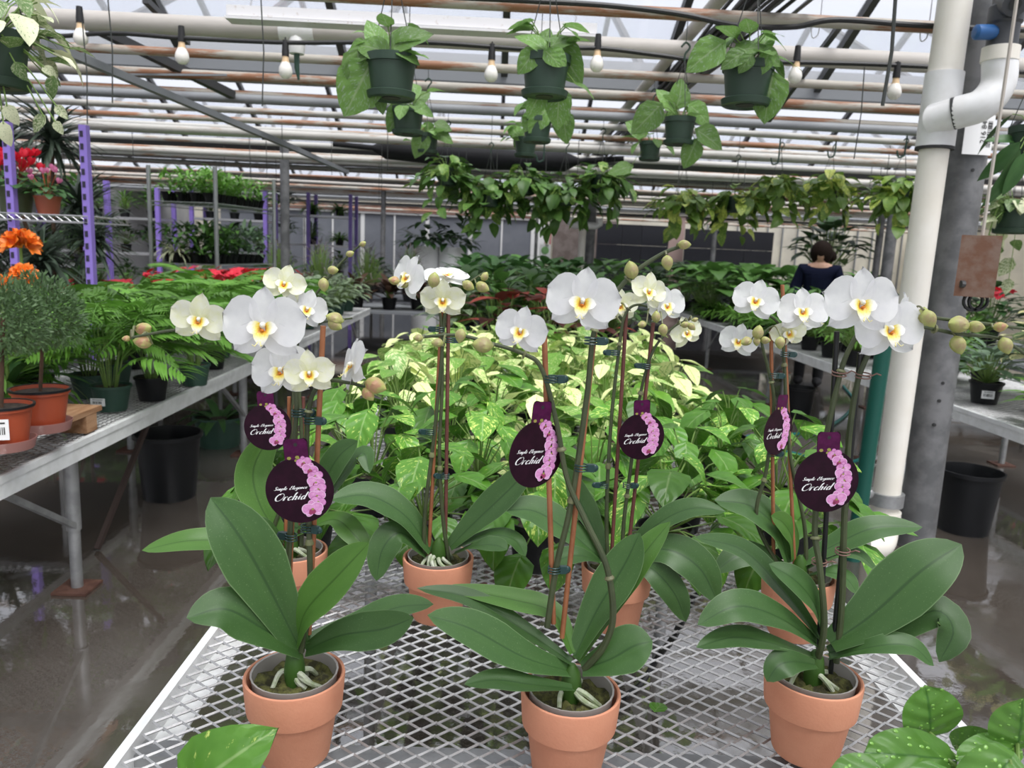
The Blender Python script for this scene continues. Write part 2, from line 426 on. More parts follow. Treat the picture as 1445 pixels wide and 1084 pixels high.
class MB:
    def __init__(s):
        s.v, s.f, s.uv, s.soft = [], [], [], False
    def add(s, vs, fs, uvs=None):
        o = len(s.v)
        s.v += [tuple(v) for v in vs]
        s.f += [tuple(i + o for i in f) for f in fs]
        s.uv += list(uvs) if uvs else [(0.5, 0.5)] * len(vs)
        return s
    def box(s, c, size, rot=None):
        hx, hy, hz = size[0] / 2, size[1] / 2, size[2] / 2
        vs = [Vector((x, y, z)) for x in (-hx, hx) for y in (-hy, hy) for z in (-hz, hz)]
        if rot is not None:
            vs = [rot @ v for v in vs]
        c = Vector(c)
        return s.add([v + c for v in vs], [(0, 1, 3, 2), (4, 6, 7, 5), (0, 4, 5, 1), (2, 3, 7, 6), (0, 2, 6, 4), (1, 5, 7, 3)])
    def bar(s, a, b, w, h=None, up=(0, 0, 1)):
        a, b = Vector(a), Vector(b)
        return s.box((a + b) / 2, (w, (b - a).length, h or w), orient(b - a, up))
    def tube(s, pts, r, n=8, caps=True, smooth=0):
        pts = catmull(pts, smooth) if smooth else [Vector(p) for p in pts]
        m = len(pts)
        R = r if isinstance(r, (list, tuple)) else [r] * m
        if len(R) != m:
            R = [R[0] + (R[-1] - R[0]) * i / (m - 1) if len(R) == 2 else R[min(len(R) - 1, int(i / m * len(R)))] for i in range(m)]
        vs, fs = [], []
        t0 = (pts[1] - pts[0]).normalized()
        ref = Vector((1, 0, 0)) if abs(t0.x) < 0.8 else Vector((0, 0, 1))
        x = (ref - t0 * ref.dot(t0)).normalized()
        for i, p in enumerate(pts):
            t = (pts[min(i + 1, m - 1)] - pts[max(i - 1, 0)]).normalized()
            x = (x - t * x.dot(t)).normalized()
            y = t.cross(x)
            for k in range(n):
                a = 2 * pi * k / n
                vs.append(p + (x * cos(a) + y * sin(a)) * R[i])
        for i in range(m - 1):
            for k in range(n):
                k2 = (k + 1) % n
                fs.append((i * n + k, i * n + k2, (i + 1) * n + k2, (i + 1) * n + k))
        if caps:
            fs.append(tuple(range(n - 1, -1, -1)))
            fs.append(tuple((m - 1) * n + k for k in range(n)))
        return s.add(vs, fs)
    def lathe(s, prof, n=24, c=(0, 0, 0), mat=None):
        """profile of (radius, z), outside going up; closes on the axis when radius is 0"""
        vs, fs, m = [], [], len(prof)
        c = Vector(c)
        for r, z in prof:
            for k in range(n):
                a = 2 * pi * k / n
                p = Vector((r * cos(a), r * sin(a), z))
                vs.append((mat @ p if mat else p) + c)
        for i in range(m - 1):
            for k in range(n):
                k2 = (k + 1) % n
                fs.append((i * n + k, i * n + k2, (i + 1) * n + k2, (i + 1) * n + k))
        return s.add(vs, fs)
    def grid(s, rows):
        """rows: list of rows of (point, uv)"""
        s.soft = True
        w = len(rows[0])
        vs = [p for r in rows for p, _ in r]
        uv = [q for r in rows for _, q in r]
        fs = [(i * w + j, i * w + j + 1, (i + 1) * w + j + 1, (i + 1) * w + j) for i in range(len(rows) - 1) for j in range(w - 1)]
        return s.add(vs, fs, uv)
    def blob(s, c, r, sx=1, sy=1, sz=1, n=10, m=6, rot=None):
        prof = []
        vs, fs = [], []
        c = Vector(c)
        for i in range(m + 1):
            th = pi * i / m
            for k in range(n):
                a = 2 * pi * k / n
                p = Vector((sin(th) * cos(a) * r * sx, sin(th) * sin(a) * r * sy, -cos(th) * r * sz))
                vs.append((rot @ p if rot else p) + c)
        for i in range(m):
            for k in range(n):
                k2 = (k + 1) % n
                fs.append((i * n + k, i * n + k2, (i + 1) * n + k2, (i + 1) * n + k))
        return s.add(vs, fs)
    def mesh(s, name, mat, smooth=True):
        me = bpy.data.meshes.new(name)
        me.from_pydata(s.v, [], s.f)
        if smooth:
            me.polygons.foreach_set('use_smooth', [True] * len(me.polygons))
            if not s.soft and len(s.f) > 4:
                me.set_sharp_from_angle(angle=radians(38))
        ul = me.uv_layers.new(name='uv')
        li = np.empty(len(me.loops), dtype=np.int32)
        me.loops.foreach_get('vertex_index', li)
        ul.data.foreach_set('uv', np.array(s.uv, dtype=np.float32)[li].ravel())
        me.materials.append(mat)
        me.update()
        return me
    def build(s, name, mat, parent=None, smooth=True, local=False):
        """vertices in world space unless local; the object sits under parent"""
        if parent is not None and not local:
            inv = wm(parent).inverted()
            s.v = [tuple(inv @ Vector(v)) for v in s.v]
        return link(name, s.mesh(name, mat, smooth), parent)
def wm(o):
    m = Matrix.Identity(4)
    while o is not None:
        m = o.matrix_basis @ m
        o = o.parent
    return m
KIDS = {}
def link(name, data, parent=None, mat=None):
    o = bpy.data.objects.new(name, data)
    COL.objects.link(o)
    if parent is not None:
        o.parent = parent
        KIDS.setdefault(parent.name, []).append(o)
    if mat is not None:
        o.matrix_basis = mat
    return o
def place(name, data, parent, world_m):
    return link(name, data, parent, wm(parent).inverted() @ world_m if parent else world_m)
def m4(loc, rot3=None, sc=1.0):
    m = Matrix.Translation(Vector(loc))
    if rot3 is not None:
        m = m @ rot3.to_4x4()
    if not isinstance(sc, (tuple, list)):
        sc = (sc, sc, sc)
    return m @ Matrix.Diagonal((sc[0], sc[1], sc[2], 1))
def thing(name, label, cat, loc=(0, 0, 0), rz=0.0, group=None):
    o = bpy.data.objects.new(name, None)
    o.empty_display_size = 0.05
    COL.objects.link(o)
    o.location = loc
    o.rotation_euler = (0, 0, rz)
    o['label'] = label
    o['category'] = cat
    if group:
        o['group'] = group
    return o
def tag(o, label, cat, group=None):
    o['label'] = label
    o['category'] = cat
    if group:
        o['group'] = group
    return o
def struct(o):
    o['kind'] = 'structure'
    return o
def stuff(o):
    o['kind'] = 'stuff'
    return o
def copy_tree(o, parent=None):
    c = o.copy()
    COL.objects.link(c)
    c.parent = parent
    if parent is not None:
        KIDS.setdefault(parent.name, []).append(c)
    for ch in list(KIDS.get(o.name, [])):
        copy_tree(ch, c)
    return c
def dup(root, loc, rz, label, group=None, sc=1.0):
    c = copy_tree(root)
    c.location = loc
    c.rotation_euler = (0, 0, rz)
    c.scale = (sc, sc, sc)
    c['label'] = label
    if group:
        c['group'] = group
    return c

# ---- leaf templates: base at origin, +Y along the midrib, +Z the upper face
def leafmesh(name, mat, L=1.0, W=0.6, shape='heart', droop=0.25, fold=0.15, nu=7, nv=4, curl=0.0, wave=0.0, twist_=0.0):
    b = MB()
    leaf_into(b, L, W, shape, droop, fold, nu, nv, curl, wave)
    return b.mesh(name, mat)
def profile(shape, u):
    if shape == 'heart':
        return min(1, (u / 0.22) ** 0.55 if u < 0.22 else 1) * max(0.0, 1 - ((u - 0.22) / 0.78) ** 1.9 if u > 0.22 else 1) ** 0.9 if u < 1 else 0
    if shape == 'lance':
        return max(0.0, sin(pi * u ** 0.8)) ** 0.8
    if shape == 'strap':
        return min(1, 4 * u + 0.35) * (1 - u ** 5)
    if shape == 'oval':
        return (max(0.0, 1 - (2 * u ** 0.88 - 1) ** 2)) ** 0.55
    if shape == 'round':
        return sqrt(max(0, 1 - (2 * u - 1) ** 2))
    if shape == 'paddle':
        return max(0.0, (0.3 + 0.7 * min(1, u * 1.9)) * max(0.0, 1 - max(0, (u - 0.62) / 0.38) ** 2.4) ** 0.55)
    return 1
def leaf_into(b, L, W, shape, droop, fold, nu=7, nv=4, curl=0.0, wave=0.0, mat=None):
    rows = []
    for i in range(nu + 1):
        u = i / nu
        w = profile(shape, u) * W / 2
        r = []
        a = droop * 2 * u
        y = L * (sin(a) / (droop * 2) if droop else u)
        z = -L * ((1 - cos(a)) / (droop * 2) if droop else 0)
        for j in range(nv + 1):
            v = 2 * j / nv - 1
            back = 0.13 * L * abs(v) ** 1.5 * max(0, 1 - u * 3.0) if shape in ('heart', 'oval') else 0
            p = Vector((v * w, y - back, z + fold * abs(v) * w - curl * v * v * w + wave * W * sin(u * 11 + v * 3) * abs(v)))
            r.append((mat @ p if mat else p, (j / nv, u)))
        rows.append(r)
    b.grid(rows)

# ================================================================== the greenhouse shell
GZ, RZ, BAY = 2.62, 4.2, 6.4
X0, X1 = -9.6, 13.2
floor = struct(MB().box(((X0 + X1) / 2, 9.0, -0.05), (X1 - X0 + 0.4, 34, 0.1)).build('floor', floorm, smooth=False))
ceiling = struct(link('ceiling', MB().mesh('ceiling', gutterm)))
gut = [6.3 + BAY * k for k in (-2, -1, 0, 1, 2, 3)]
NP = 19
pw = (X1 - X0) / NP
sl = sqrt((BAY / 2) ** 2 + (RZ - GZ) ** 2)
panem = MB().box((0, 0, 0), (pw - 0.05, sl - 0.06, 0.006)).mesh('pane', glazing, False)
raftm = MB().box((0, 0, -0.02), (0.05, sl, 0.07)).mesh('rafter', darkmetal, False)
for k in range(5):
    ya, yb = gut[k], gut[k + 1]
    for side in (0, 1):
        a, b = (Vector((0, ya, GZ)), Vector((0, (ya + yb) / 2, RZ))) if side == 0 else (Vector((0, (ya + yb) / 2, RZ)), Vector((0, yb, GZ)))
        R3 = orient(b - a, (0, 0, 1))
        mid = (a + b) / 2
        for i in range(NP + 1):
            x = X0 + i * pw
            if i < NP:
                place('pane', panem, ceiling, m4((x + pw / 2, mid.y, mid.z), R3))
            place('rafter', raftm, ceiling, m4((x, mid.y, mid.z), R3))
for g in gut:
    b = MB().box(((X0 + X1) / 2, g, GZ - 0.02), (X1 - X0, 0.34, 0.05))
    b.box(((X0 + X1) / 2, g - 0.17, GZ + 0.08), (X1 - X0, 0.012, 0.2)).box(((X0 + X1) / 2, g + 0.17, GZ + 0.08), (X1 - X0, 0.012, 0.2))
    b.build('gutter', gutterm, ceiling, False)
# thin purlins under the glass of the near slope
for y in (3.4, 4.3, 5.2):
    z = RZ - (y - 3.1) / (BAY / 2) * (RZ - GZ) - 0.07
    MB().box(((X0 + X1) / 2, y, z), (X1 - X0, 0.03, 0.03)).build('purlin', darkmetal, ceiling, False)

# walls
YB = 24.4
wall = struct(link('wall_back', MB().box(((X0 + X1) / 2, YB + 0.2, 1.5), (X1 - X0, 0.06, 3.0)).mesh('wall_back', wallwhite, False)))
xs = [-8.6, -7.2, -6.0, PX(430, 330, YB).x, PX(470, 330, YB).x, PX(512, 330, YB).x, PX(557, 330, YB).x, PX(603, 330, YB).x, PX(664, 330, YB).x, PX(708, 330, YB).x, PX(752, 330, YB).x]
for i in range(len(xs) - 1):
    MB().box(((xs[i] + xs[i + 1]) / 2, YB, 1.15), (xs[i + 1] - xs[i] - 0.02, 0.05, 2.3)).build('panel', wallgrey, wall, False)
    MB().box((xs[i + 1], YB - 0.04, 1.15), (0.12 if i in (4, 6, 7, 9) else 0.05, 0.04, 2.3)).build('strip', white, wall, False)
MB().box(((xs[0] + xs[-1]) / 2, YB - 0.06, 2.46), (xs[-1] - xs[0], 0.16, 0.2)).build('beam', woodbeam, wall, False)
MB().box(((xs[0] + xs[-1]) / 2, YB - 0.06, 2.33), (xs[-1] - xs[0], 0.1, 0.05)).build('ledge', white, wall, False)
xe = PX(758, 330, YB).x
MB().box((xe + 0.1, YB - 0.05, 1.2), (0.3, 0.06, 2.4)).build('white_jamb', white, wall, False)
MB().box((xe + 0.33, YB - 0.05, 1.9), (0.2, 0.06, 0.9)).build('red_sign', M('sign_red', (0.42, 0.12, 0.14), 0.6), wall, False)
MB().box((xe + 1.5, YB - 0.05, 1.2), (2.0, 0.06, 2.4)).build('brown_boards', M('boards', (0.11, 0.085, 0.075), 0.8, col2=(0.17, 0.14, 0.13), scale=3), wall, False)
xd = [PX(842, 340, 20.0).x, PX(877, 340, 20.0).x, PX(905, 340, 20.0).x, PX(943, 340, 20.0).x]
ds = thing('dark_screen', 'black panelled screen wall at the far end beside the white drain pipe', 'screen', (xd[0], 20.0, 0))
for i in range(3):
    for z0, z1 in ((0.0, 1.62), (1.626, 2.14)):
        MB().box(((xd[i] + xd[i + 1]) / 2, 20.0, (z0 + z1) / 2), (xd[i + 1] - xd[i] - 0.006, 0.06, z1 - z0)).build('panel', walldark, ds, False)
ds2 = thing('dark_screen', 'wide black panelled screen wall in front of the pale wall', 'screen', (PX(970, 340, 20).x, 20.0, 0))
xd = [PX(966, 340, 20.0).x, PX(1011, 340, 20.0).x, PX(1051, 340, 20.0).x, PX(1091, 340, 20.0).x]
for i in range(3):
    for z0, z1 in ((0.0, 1.62), (1.626, 2.1)):
        MB().box(((xd[i] + xd[i + 1]) / 2, 20.0, (z0 + z1) / 2), (xd[i + 1] - xd[i] - 0.006, 0.06, z1 - z0)).build('panel', walldark, ds2, False)
b = MB().box((PX(955, 330, 20.3).x, 20.3, 1.2), (0.4, 0.05, 2.4)).build('pink_panel', wallpink, wall, False)
wl = struct(MB().box((X0, 9, 1.3), (0.05, 34, 2.6)).build('wall_left', M('wall_curtain', (0.24, 0.24, 0.25), 0.8, col2=(0.32, 0.32, 0.32), scale=1), smooth=False))
wr = struct(MB().box((X1, 9, 1.3), (0.05, 34, 2.6)).build('wall_right', wallwhite, smooth=False))
for i in range(14):
    x = 6.6 + i * 0.48
    MB().box((x, YB + 0.13, 1.3), (0.03, 0.06, 2.6)).build('stud', gutterm, wall, False)

# ================================================================== overhead pipes
py = 3.73
k = 0
NTH = 'zeroth first second third fourth fifth sixth seventh eighth ninth tenth eleventh twelfth thirteenth fourteenth fifteenth sixteenth seventeenth eighteenth nineteenth twentieth'.split()
NTH += ['twenty-' + w for w in NTH[1:10]] + ['thirtieth'] + ['thirty-' + w for w in NTH[1:10]]
names = {'big': pipe_big, 'rusty': pipe_rusty, 'white': pipe_white, 'grey': pipe_grey}
seq = ['rusty', 'big', 'rusty', 'rusty', 'rusty', 'white', 'rusty', 'white', 'grey', 'white', 'rusty', 'white', 'grey', 'white', 'rusty', 'rusty']
LABS = {0: 'rust-stained overhead pipe nearest the camera, at the upper right behind the white drain pipe', 1: 'thick cream overhead pipe crossing the whole top of the picture', 2: 'rust-flecked pipe just below the thick cream pipe', 3: 'second rust-flecked pipe below the thick cream pipe'}
t = MB().tube([(X0, 2.6, 2.72), (X1, 2.6, 2.72)], 0.02, 8).build('overhead_pipe', pipe_white)
tag(t, 'thin pipe above the frame that carries the nearest hanging pots', 'pipe')
while py < 24:
    kind = seq[k % len(seq)]
    rad = 0.052 if k == 1 else RND.uniform(0.026, 0.033)
    z = 2.45 if k < 4 else 2.45 + RND.uniform(-0.05, 0.05)
    pts = [(X0 + (X1 - X0) * i / 8, py, z + (RND.uniform(-0.012, 0.012) if k > 3 else 0)) for i in range(9)]
    o = MB().tube(pts, rad, 10).build('overhead_pipe', names[kind] if k != 1 else pipe_big)
    tag(o, LABS.get(k, '%s overhead pipe, %s one back from the thick cream pipe' % ({'rusty': 'rust-streaked', 'white': 'pale', 'grey': 'grey', 'big': 'cream'}[kind], NTH[k - 1])), 'pipe', None if k in LABS else 'overhead pipes receding under the roof')
    py += 0.62
    k += 1
# long grey pipe below the gutter, lower white pipes in between
for y, z, m_, r_, lab in ((6.15, 2.40, pipe_grey, 0.035, 'smooth dark grey pipe running below the first gutter'), (7.6, 2.34, pipe_white, 0.04, 'pale pipe running low behind the first gutter'), (9.1, 2.3, pipe_white, 0.035, 'pale pipe running low past the left steel post')):
    tag(MB().tube([(X0, y, z), (X1, y, z)], r_, 10).build('overhead_pipe', m_), lab, 'pipe')
# tee and nozzle on the thick pipe
q = PX(420, 47, 4.35)
t = thing('sprinkler_nozzle', 'white pipe tee with a dark sprinkler nozzle under the thick cream pipe', 'sprinkler', (q.x, 4.35, 2.45))
MB().tube([(q.x - 0.09, 4.35, 2.45), (q.x + 0.09, 4.35, 2.45)], 0.06, 14).build('tee', pvcw, t)
MB().tube([(q.x, 4.35, 2.43), (q.x, 4.33, 2.37), (q.x, 4.33, 2.33)], [0.042, 0.045, 0.04], 12).build('elbow', pvcw, t)
MB().tube([(q.x, 4.33, 2.34), (q.x, 4.33, 2.26), (q.x + 0.01, 4.33, 2.2)], [0.016, 0.014, 0.006], 8).build('nozzle', greenp, t)
# white batten above the thick pipe
a, b = PX(322, 16, 4.15), PX(842, 33, 4.15)
t = thing('light_batten', 'long white light batten hanging on chains above the thick pipe', 'light fitting', (a.x, 4.15, a.z))
MB().bar(a, (b.x, 4.15, a.z), 0.06, 0.05).build('housing', batten, t, False)
MB().bar((a.x, 4.15, a.z - 0.04), (b.x, 4.15, a.z - 0.04), 0.11, 0.012).build('reflector', batten, t, False)
for f in (0.06, 0.94):
    x = a.x + (b.x - a.x) * f
    c = MB()
    for i in range(12):
        c.tube([(x, 4.15, a.z + 0.03 + i * 0.03), (x + 0.006 * (-1) ** i, 4.15, a.z + 0.06 + i * 0.03)], 0.004, 5)
    c.build('chain', chrome, t)
# shade cloth roll under the pipes
pts = [PX(470, 203, 8.9), PX(560, 212, 8.9), PX(660, 222, 8.9), PX(780, 228, 8.9), PX(880, 224, 8.9)]
tag(MB().tube(pts, [0.03, 0.11, 0.12, 0.11, 0.03], 10, smooth=20).build('rolled_shade_cloth', shade), 'rolled black shade cloth slung under the far pipes', 'cloth')
for y0, lab in ((10.2, 'dark shade strip under the roof beyond the first post'), (15.5, 'dark shade strip under the roof in the middle distance'), (20.0, 'dark shade strip under the roof near the back wall')):
    tag(MB().box(((X0 + X1) / 2, y0 + 1.3, 2.58), (X1 - X0, 2.4, 0.012)).build('shade_cloth', M('shade_grey', (0.13, 0.13, 0.14), 0.9)), lab, 'cloth')
# wind braces
def brace(a, b, r, lab, m=gutterm):
    tag(MB().bar(a, b, r * 1.6, r * 1.6).build('roof_brace', m, smooth=False), lab, 'brace')
brace(PX(62, 60, 4.05), PX(405, 205, 6.7), 0.026, 'long straight steel brace slanting down from upper left to the left post')
brace(PX(405, 205, 6.75), PX(490, 243, 9.3), 0.026, 'far end of the slanting steel brace beyond the left post')
brace(PX(128, 36, 4.9), PX(328, 134, 6.1), 0.035, 'dark double roof brace at upper left', darkmetal)
brace(PX(205, 0, 4.4), PX(265, 60, 5.2), 0.02, 'short dark strut at the top left corner of the roof', darkmetal)
brace(PX(1190, 30, 4.2), PX(1085, 170, 5.9), 0.018, 'thin dark strut right of the cable bundle', darkmetal)
brace(PX(160, 105, 5.4), PX(320, 106, 5.4), 0.008, 'thin horizontal tie rod at upper left', gutterm)

# ================================================================== posts and drain pipes
def post(px, ytop, ybot, Y, r, lab, m=postm):
    a = PX(px, (ytop + ybot) / 2, Y)
    o = MB().tube([(a.x, Y, 0), (a.x, Y, 2.6)], r, 14).build('support_post', m)
    tag(o, lab, 'post')
    return a.x
post(402, 190, 390, 9.5, 0.055, 'round grey steel post beside the chrome plant rack')
post(541, 250, 330, 16.0, 0.05, 'thin grey post in front of the grey back wall')
xc = post(833, 300, 370, 12.2, 0.075, 'weathered grey post beside the far white drain pipe')
post(1009, 300, 350, 16.0, 0.05, 'thin grey post in front of the wide black screen')
post(1256, 290, 400, 9.8, 0.07, 'grey post behind the white drain pipe at right')
post(1240, 300, 390, 11.5, 0.05, 'slim grey post further back behind the drain pipe at right')
post(757, 300, 360, 14.0, 0.03, 'slim rod holding a small white notice')
# far drain pipe with two upturned arms
a = PX(822, 330, 12.0)
t = thing('drain_pipe', 'white pipe with two upturned arms in the far middle of the greenhouse', 'pipe', (a.x, 12.0, 0))
MB().tube([(a.x, 12, 0), (a.x, 12, 2.0)], 0.055, 12).build('riser', pvc, t)
z = PX(822, 318, 12).z
MB().tube([(a.x - 0.2, 12, z + 0.12), (a.x - 0.2, 12, z + 0.03), (a.x - 0.15, 12, z), (a.x + 0.2, 12, z), (a.x + 0.25, 12, z + 0.03), (a.x + 0.25, 12, z + 0.12)], 0.055, 12).build('cross_arm', pvcw, t)
a = PX(769, 355, 13.8)
t = thing('notice_card', 'small white notice card hanging in the far middle', 'sign', a)
MB().box(a, (0.2, 0.01, 0.26)).build('card', paper, t, False)
MB().blob(a + Vector((0, -0.008, 0.02)), 0.07, 1, 0.05, 1).build('picture', M('notice_green', (0.2, 0.4, 0.16), 0.7), t)
MB().tube([(a.x + 0.1, 13.8, 2.4), (a.x + 0.03, 13.8, a.z + 0.12)], 0.035, 8).build('conduit', pvc, t)

# near steel post and the white drain pipe in front of it
Yp = 3.56
pa, pb = PX(1292, 760, Yp), PX(1385, 60, Yp)
dirp = (pb - pa) / (pb.z - pa.z)
def on_post(z):
    return pa + dirp * (z - pa.z)
t = thing('steel_post', 'thick mottled grey steel post standing behind the near white drain pipe', 'post', (on_post(0).x, Yp, 0))
MB().tube([on_post(0), on_post(2.6)], 0.084, 20).build('shaft', postm, t)
for px_, py_ in ((1335, 541), (1330, 566), (1323, 600), (1384, 200), (1383, 210), (1377, 240)):
    c = PX(px_ - 4, py_, Yp - 0.085)
    MB().tube([c, c + Vector((0, 0.02, 0))], 0.008, 8).build('bolt_hole', inkblack, t)
# paper label on the post with number and bar code
st = thing('barcode_label', 'white paper label with a number stuck on the steel post', 'label', PX(1383, 190, Yp - 0.1))
lc = PX(1381, 190, Yp - 0.1)
R3 = orient(dirp, (0.12, -1, 0))
MB().box(lc, (0.14, 0.17, 0.002), R3).build('paper', paper, st, False)
def textmesh(name, txt, size, mat, world_m, parent):
    cu = bpy.data.curves.new(name, 'FONT')
    cu.body = txt
    cu.size = size
    cu.align_x, cu.align_y = 'CENTER', 'CENTER'
    cu.extrude = 0.0002
    tmp = bpy.data.objects.new('tmp_text', cu)
    COL.objects.link(tmp)
    me = bpy.data.meshes.new_from_object(tmp.evaluated_get(bpy.context.evaluated_depsgraph_get()))
    bpy.data.objects.remove(tmp)
    me.materials.clear()
    me.materials.append(mat)
    me.name = name
    return place(name, me, parent, world_m)
nrm = R3 @ Vector((0, 0, 1))
textmesh('number', '216 845', 0.034, inkblack, m4(lc + R3 @ Vector((0.022, 0.02, 0.003)), R3 @ Matrix.Rotation(pi / 2, 3, 'Z')), st)
b = MB()
y = -0.05
while y < 0.06:
    w = RND.choice((0.0015, 0.003, 0.0045))
    b.box(lc + R3 @ Vector((0.05, y, 0.0015)), (0.022, w, 0.001), R3)
    y += w + RND.choice((0.002, 0.004))
b.build('bar_code', inkblack, st, False)

Yv = 3.42
va, vb = PX(1252, 690, Yv), PX(1345, 20, Yv)
dv = (vb - va) / (vb.z - va.z)
def on_pvc(z):
    return va + dv * (z - va.z)
zt = PX(1325, 155, Yv).z
t = thing('drain_pipe', 'tall cream white drain pipe with a tee and elbow in front of the steel post', 'pipe', (on_pvc(0).x, Yv, 0))
MB().tube([on_pvc(0.16), on_pvc(zt)], 0.06, 22).build('lower_pipe', pvc, t)
MB().tube([on_pvc(zt), on_pvc(2.6)], 0.068, 22).build('upper_pipe', pvc, t)
tee = MB().tube([on_pvc(zt - 0.165), on_pvc(zt + 0.15)], 0.077, 24)
c0, c1 = on_pvc(zt - 0.03), PX(1352, 150, Yv - 0.1)
te = tee.build('tee', pvcw, t)
e1, e2, e3, e4 = PX(1318, 168, Yv - 0.04), PX(1355, 158, Yv - 0.1), PX(1385, 148, Yv - 0.14), PX(1408, 120, Yv - 0.14)
e5 = PX(1411, 80, Yv - 0.14)
MB().tube([c0, e1, e2], 0.064, 22).build('branch', pvcw, t)
MB().tube([e1.lerp(e2, 0.72), e1.lerp(e2, 0.86)], 0.066, 22).build('seal_ring', inkblack, t)
MB().tube([e1.lerp(e2, 0.86), e2, e3, e4, e5], 0.0665, 22, smooth=18).build('elbow', pvcw, t)
MB().tube([e5 + Vector((0, 0, -0.02)), e5 + Vector((0, 0, 0.035))], 0.07, 22).build('collar', pvc, t)
MB().tube([on_pvc(zt - 0.167), on_pvc(zt - 0.155)], 0.0785, 22).build('sealant', inkblack, t)
# foot: clamp and elbow at the floor
pc = PX(1248, 703, Yv)
MB().tube([on_pvc(pc.z - 0.03), on_pvc(pc.z + 0.03)], 0.078, 20).build('pipe_clamp', legm, t)
MB().blob(PX(1227, 697, Yv - 0.06), 0.022, 1, 0.6, 1).build('clamp_bolt', legm, t)
f0 = on_pvc(0.22)
MB().tube([f0, f0 + Vector((0, 0, -0.1)), f0 + Vector((-0.03, -0.03, -0.15)), f0 + Vector((-0.13, -0.06, -0.145))], 0.074, 20, smooth=14).build('foot_elbow', pvc, t)
# valve on top of the elbow
t = thing('water_valve', 'dark grey valve with a blue handle on top of the white elbow', 'valve', e5)
b5 = e5 + Vector((0, 0, 0.03))
MB().lathe([(0.058, 0), (0.058, 0.09), (0.066, 0.1), (0.066, 0.16), (0.055, 0.17), (0.055, 0.3), (0, 0.3)], 20, b5).build('body', valvem, t)
MB().tube([b5 + Vector((0.0, -0.02, 0.17)), b5 + Vector((-0.03, -0.1, 0.14))], [0.06, 0.045], 16).build('side_port', valvem, t)
MB().tube([b5 + Vector((-0.033, -0.105, 0.139)), b5 + Vector((-0.035, -0.11, 0.137))], 0.022, 12).build('port_hole', inkblack, t)
MB().tube([b5 + Vector((-0.05, -0.02, 0.055)), b5 + Vector((-0.07, -0.025, 0.055)), b5 + Vector((-0.13, -0.03, 0.05)), b5 + Vector((-0.138, -0.03, 0.05))], [0.025, 0.03, 0.03, 0.02], 10).build('handle', bluem, t)
# hanging rusty counterweight
c = PX(1380, 376, 2.55)
t = thing('counterweight', 'rusty metal box hanging on a cord in front of the steel post', 'weight', c)
MB().box(c, (0.115, 0.09, 0.2), Matrix.Rotation(radians(-33), 3, 'Z')).build('box', rustbox, t, False)
MB().tube([c + Vector((0, 0, 0.09)), c + Vector((0.0, 0, 1.3))], 0.006, 6).build('cord', rope, t)
rg = MB()
for dx in (0.0, 0.018):
    rg.tube([c + Vector((dx + 0.032 * cos(a), 0, -0.115 + 0.03 * sin(a))) for a in np.linspace(0, 2 * pi, 17)], 0.006, 6)
rg.build('ring', cable, t)
MB().tube([c + Vector((-0.05, -0.02, -0.06)), c + Vector((-0.062, -0.02, -0.06))], 0.012, 8).build('bolt', darkmetal, t)
# green pole leaning by the drain pipe
a, b = PZ(1203, 790, 0.0), PX(1252, 455, 3.3)
tag(MB().tube([a, b], 0.034, 14).build('green_pole', greenpole), 'dark green round pole left of the near white drain pipe', 'pole')

# cable bundle running along the roof
t = thing('cable_bundle', 'thick bundle of black and grey cables running back under the roof right of centre', 'cables', (1.25, 3, 2.6))
r2 = random.Random(3)
for i in range(26):
    x, z, m_ = 1.25 + r2.gauss(0, 0.055), 2.62 + r2.gauss(0, 0.05), cable if i % 3 else greycable
    pts = [(x + r2.gauss(0, 0.03), 2.2 + 1.6 * j, z + r2.gauss(0, 0.03) - 0.004 * j) for j in range(9)]
    MB().tube(pts, r2.uniform(0.006, 0.013), 6, smooth=30).build('cable', m_, t)
tag(MB().tube([(1.02, 2.4, 2.6), (1.02, 12, 2.5)], 0.035, 10).build('conduit_pipe', pipe_big), 'cream pipe running back beside the cable bundle', 'pipe')

# string light cable and bulbs
pts = [PX(x, y, 4.0) for x, y in ((-60, 48), (60, 52), (160, 47), (260, 54), (400, 60), (480, 60), (600, 60), (693, 66), (760, 70), (842, 68), (930, 78), (1010, 88), (1122, 88), (1262, 92), (1445, 102), (1600, 110))]
tag(MB().tube(pts, 0.011, 8, smooth=70).build('light_cable', cable), 'black light cable strung across under the thick cream pipe', 'cable')
pts = [PX(x, y, 3.5) for x, y in ((640, -4), (760, 2), (860, 8), (960, 20), (1040, 36), (1120, 38), (1180, 28), (1300, 36), (1480, 44))]
tag(MB().tube(pts, 0.012, 8, smooth=50).build('light_cable', cable), 'thick black cable crossing the top right in front of the pipes', 'cable')
def bulb(px, pyt, pyb, Y, lab):
    a, b = PX(px, pyt, Y), PX(px, pyb, Y)
    t = thing('light_bulb', lab, 'light bulb', b, 0)
    h = a.z - b.z
    MB().tube([(b.x, Y, a.z + 0.03), (b.x, Y, b.z + 0.12)], 0.004, 6).build('wire', cable, t)
    MB().lathe([(0, 0.145), (0.014, 0.145), (0.018, 0.09), (0.018, 0.07), (0, 0.07)], 12, (b.x, Y, b.z)).build('socket', cable, t)
    MB().lathe([(0.015, 0.072), (0.017, 0.05), (0.022, 0.035), (0.022, 0.03)], 12, (b.x, Y, b.z)).build('collar', bulbc, t)
    MB().lathe([(0.018, 0.045), (0.03, 0.02), (0.034, 0.0), (0.03, -0.018), (0.018, -0.03), (0, -0.034)], 16, (b.x, Y, b.z)).build('glass', bulbg, t)
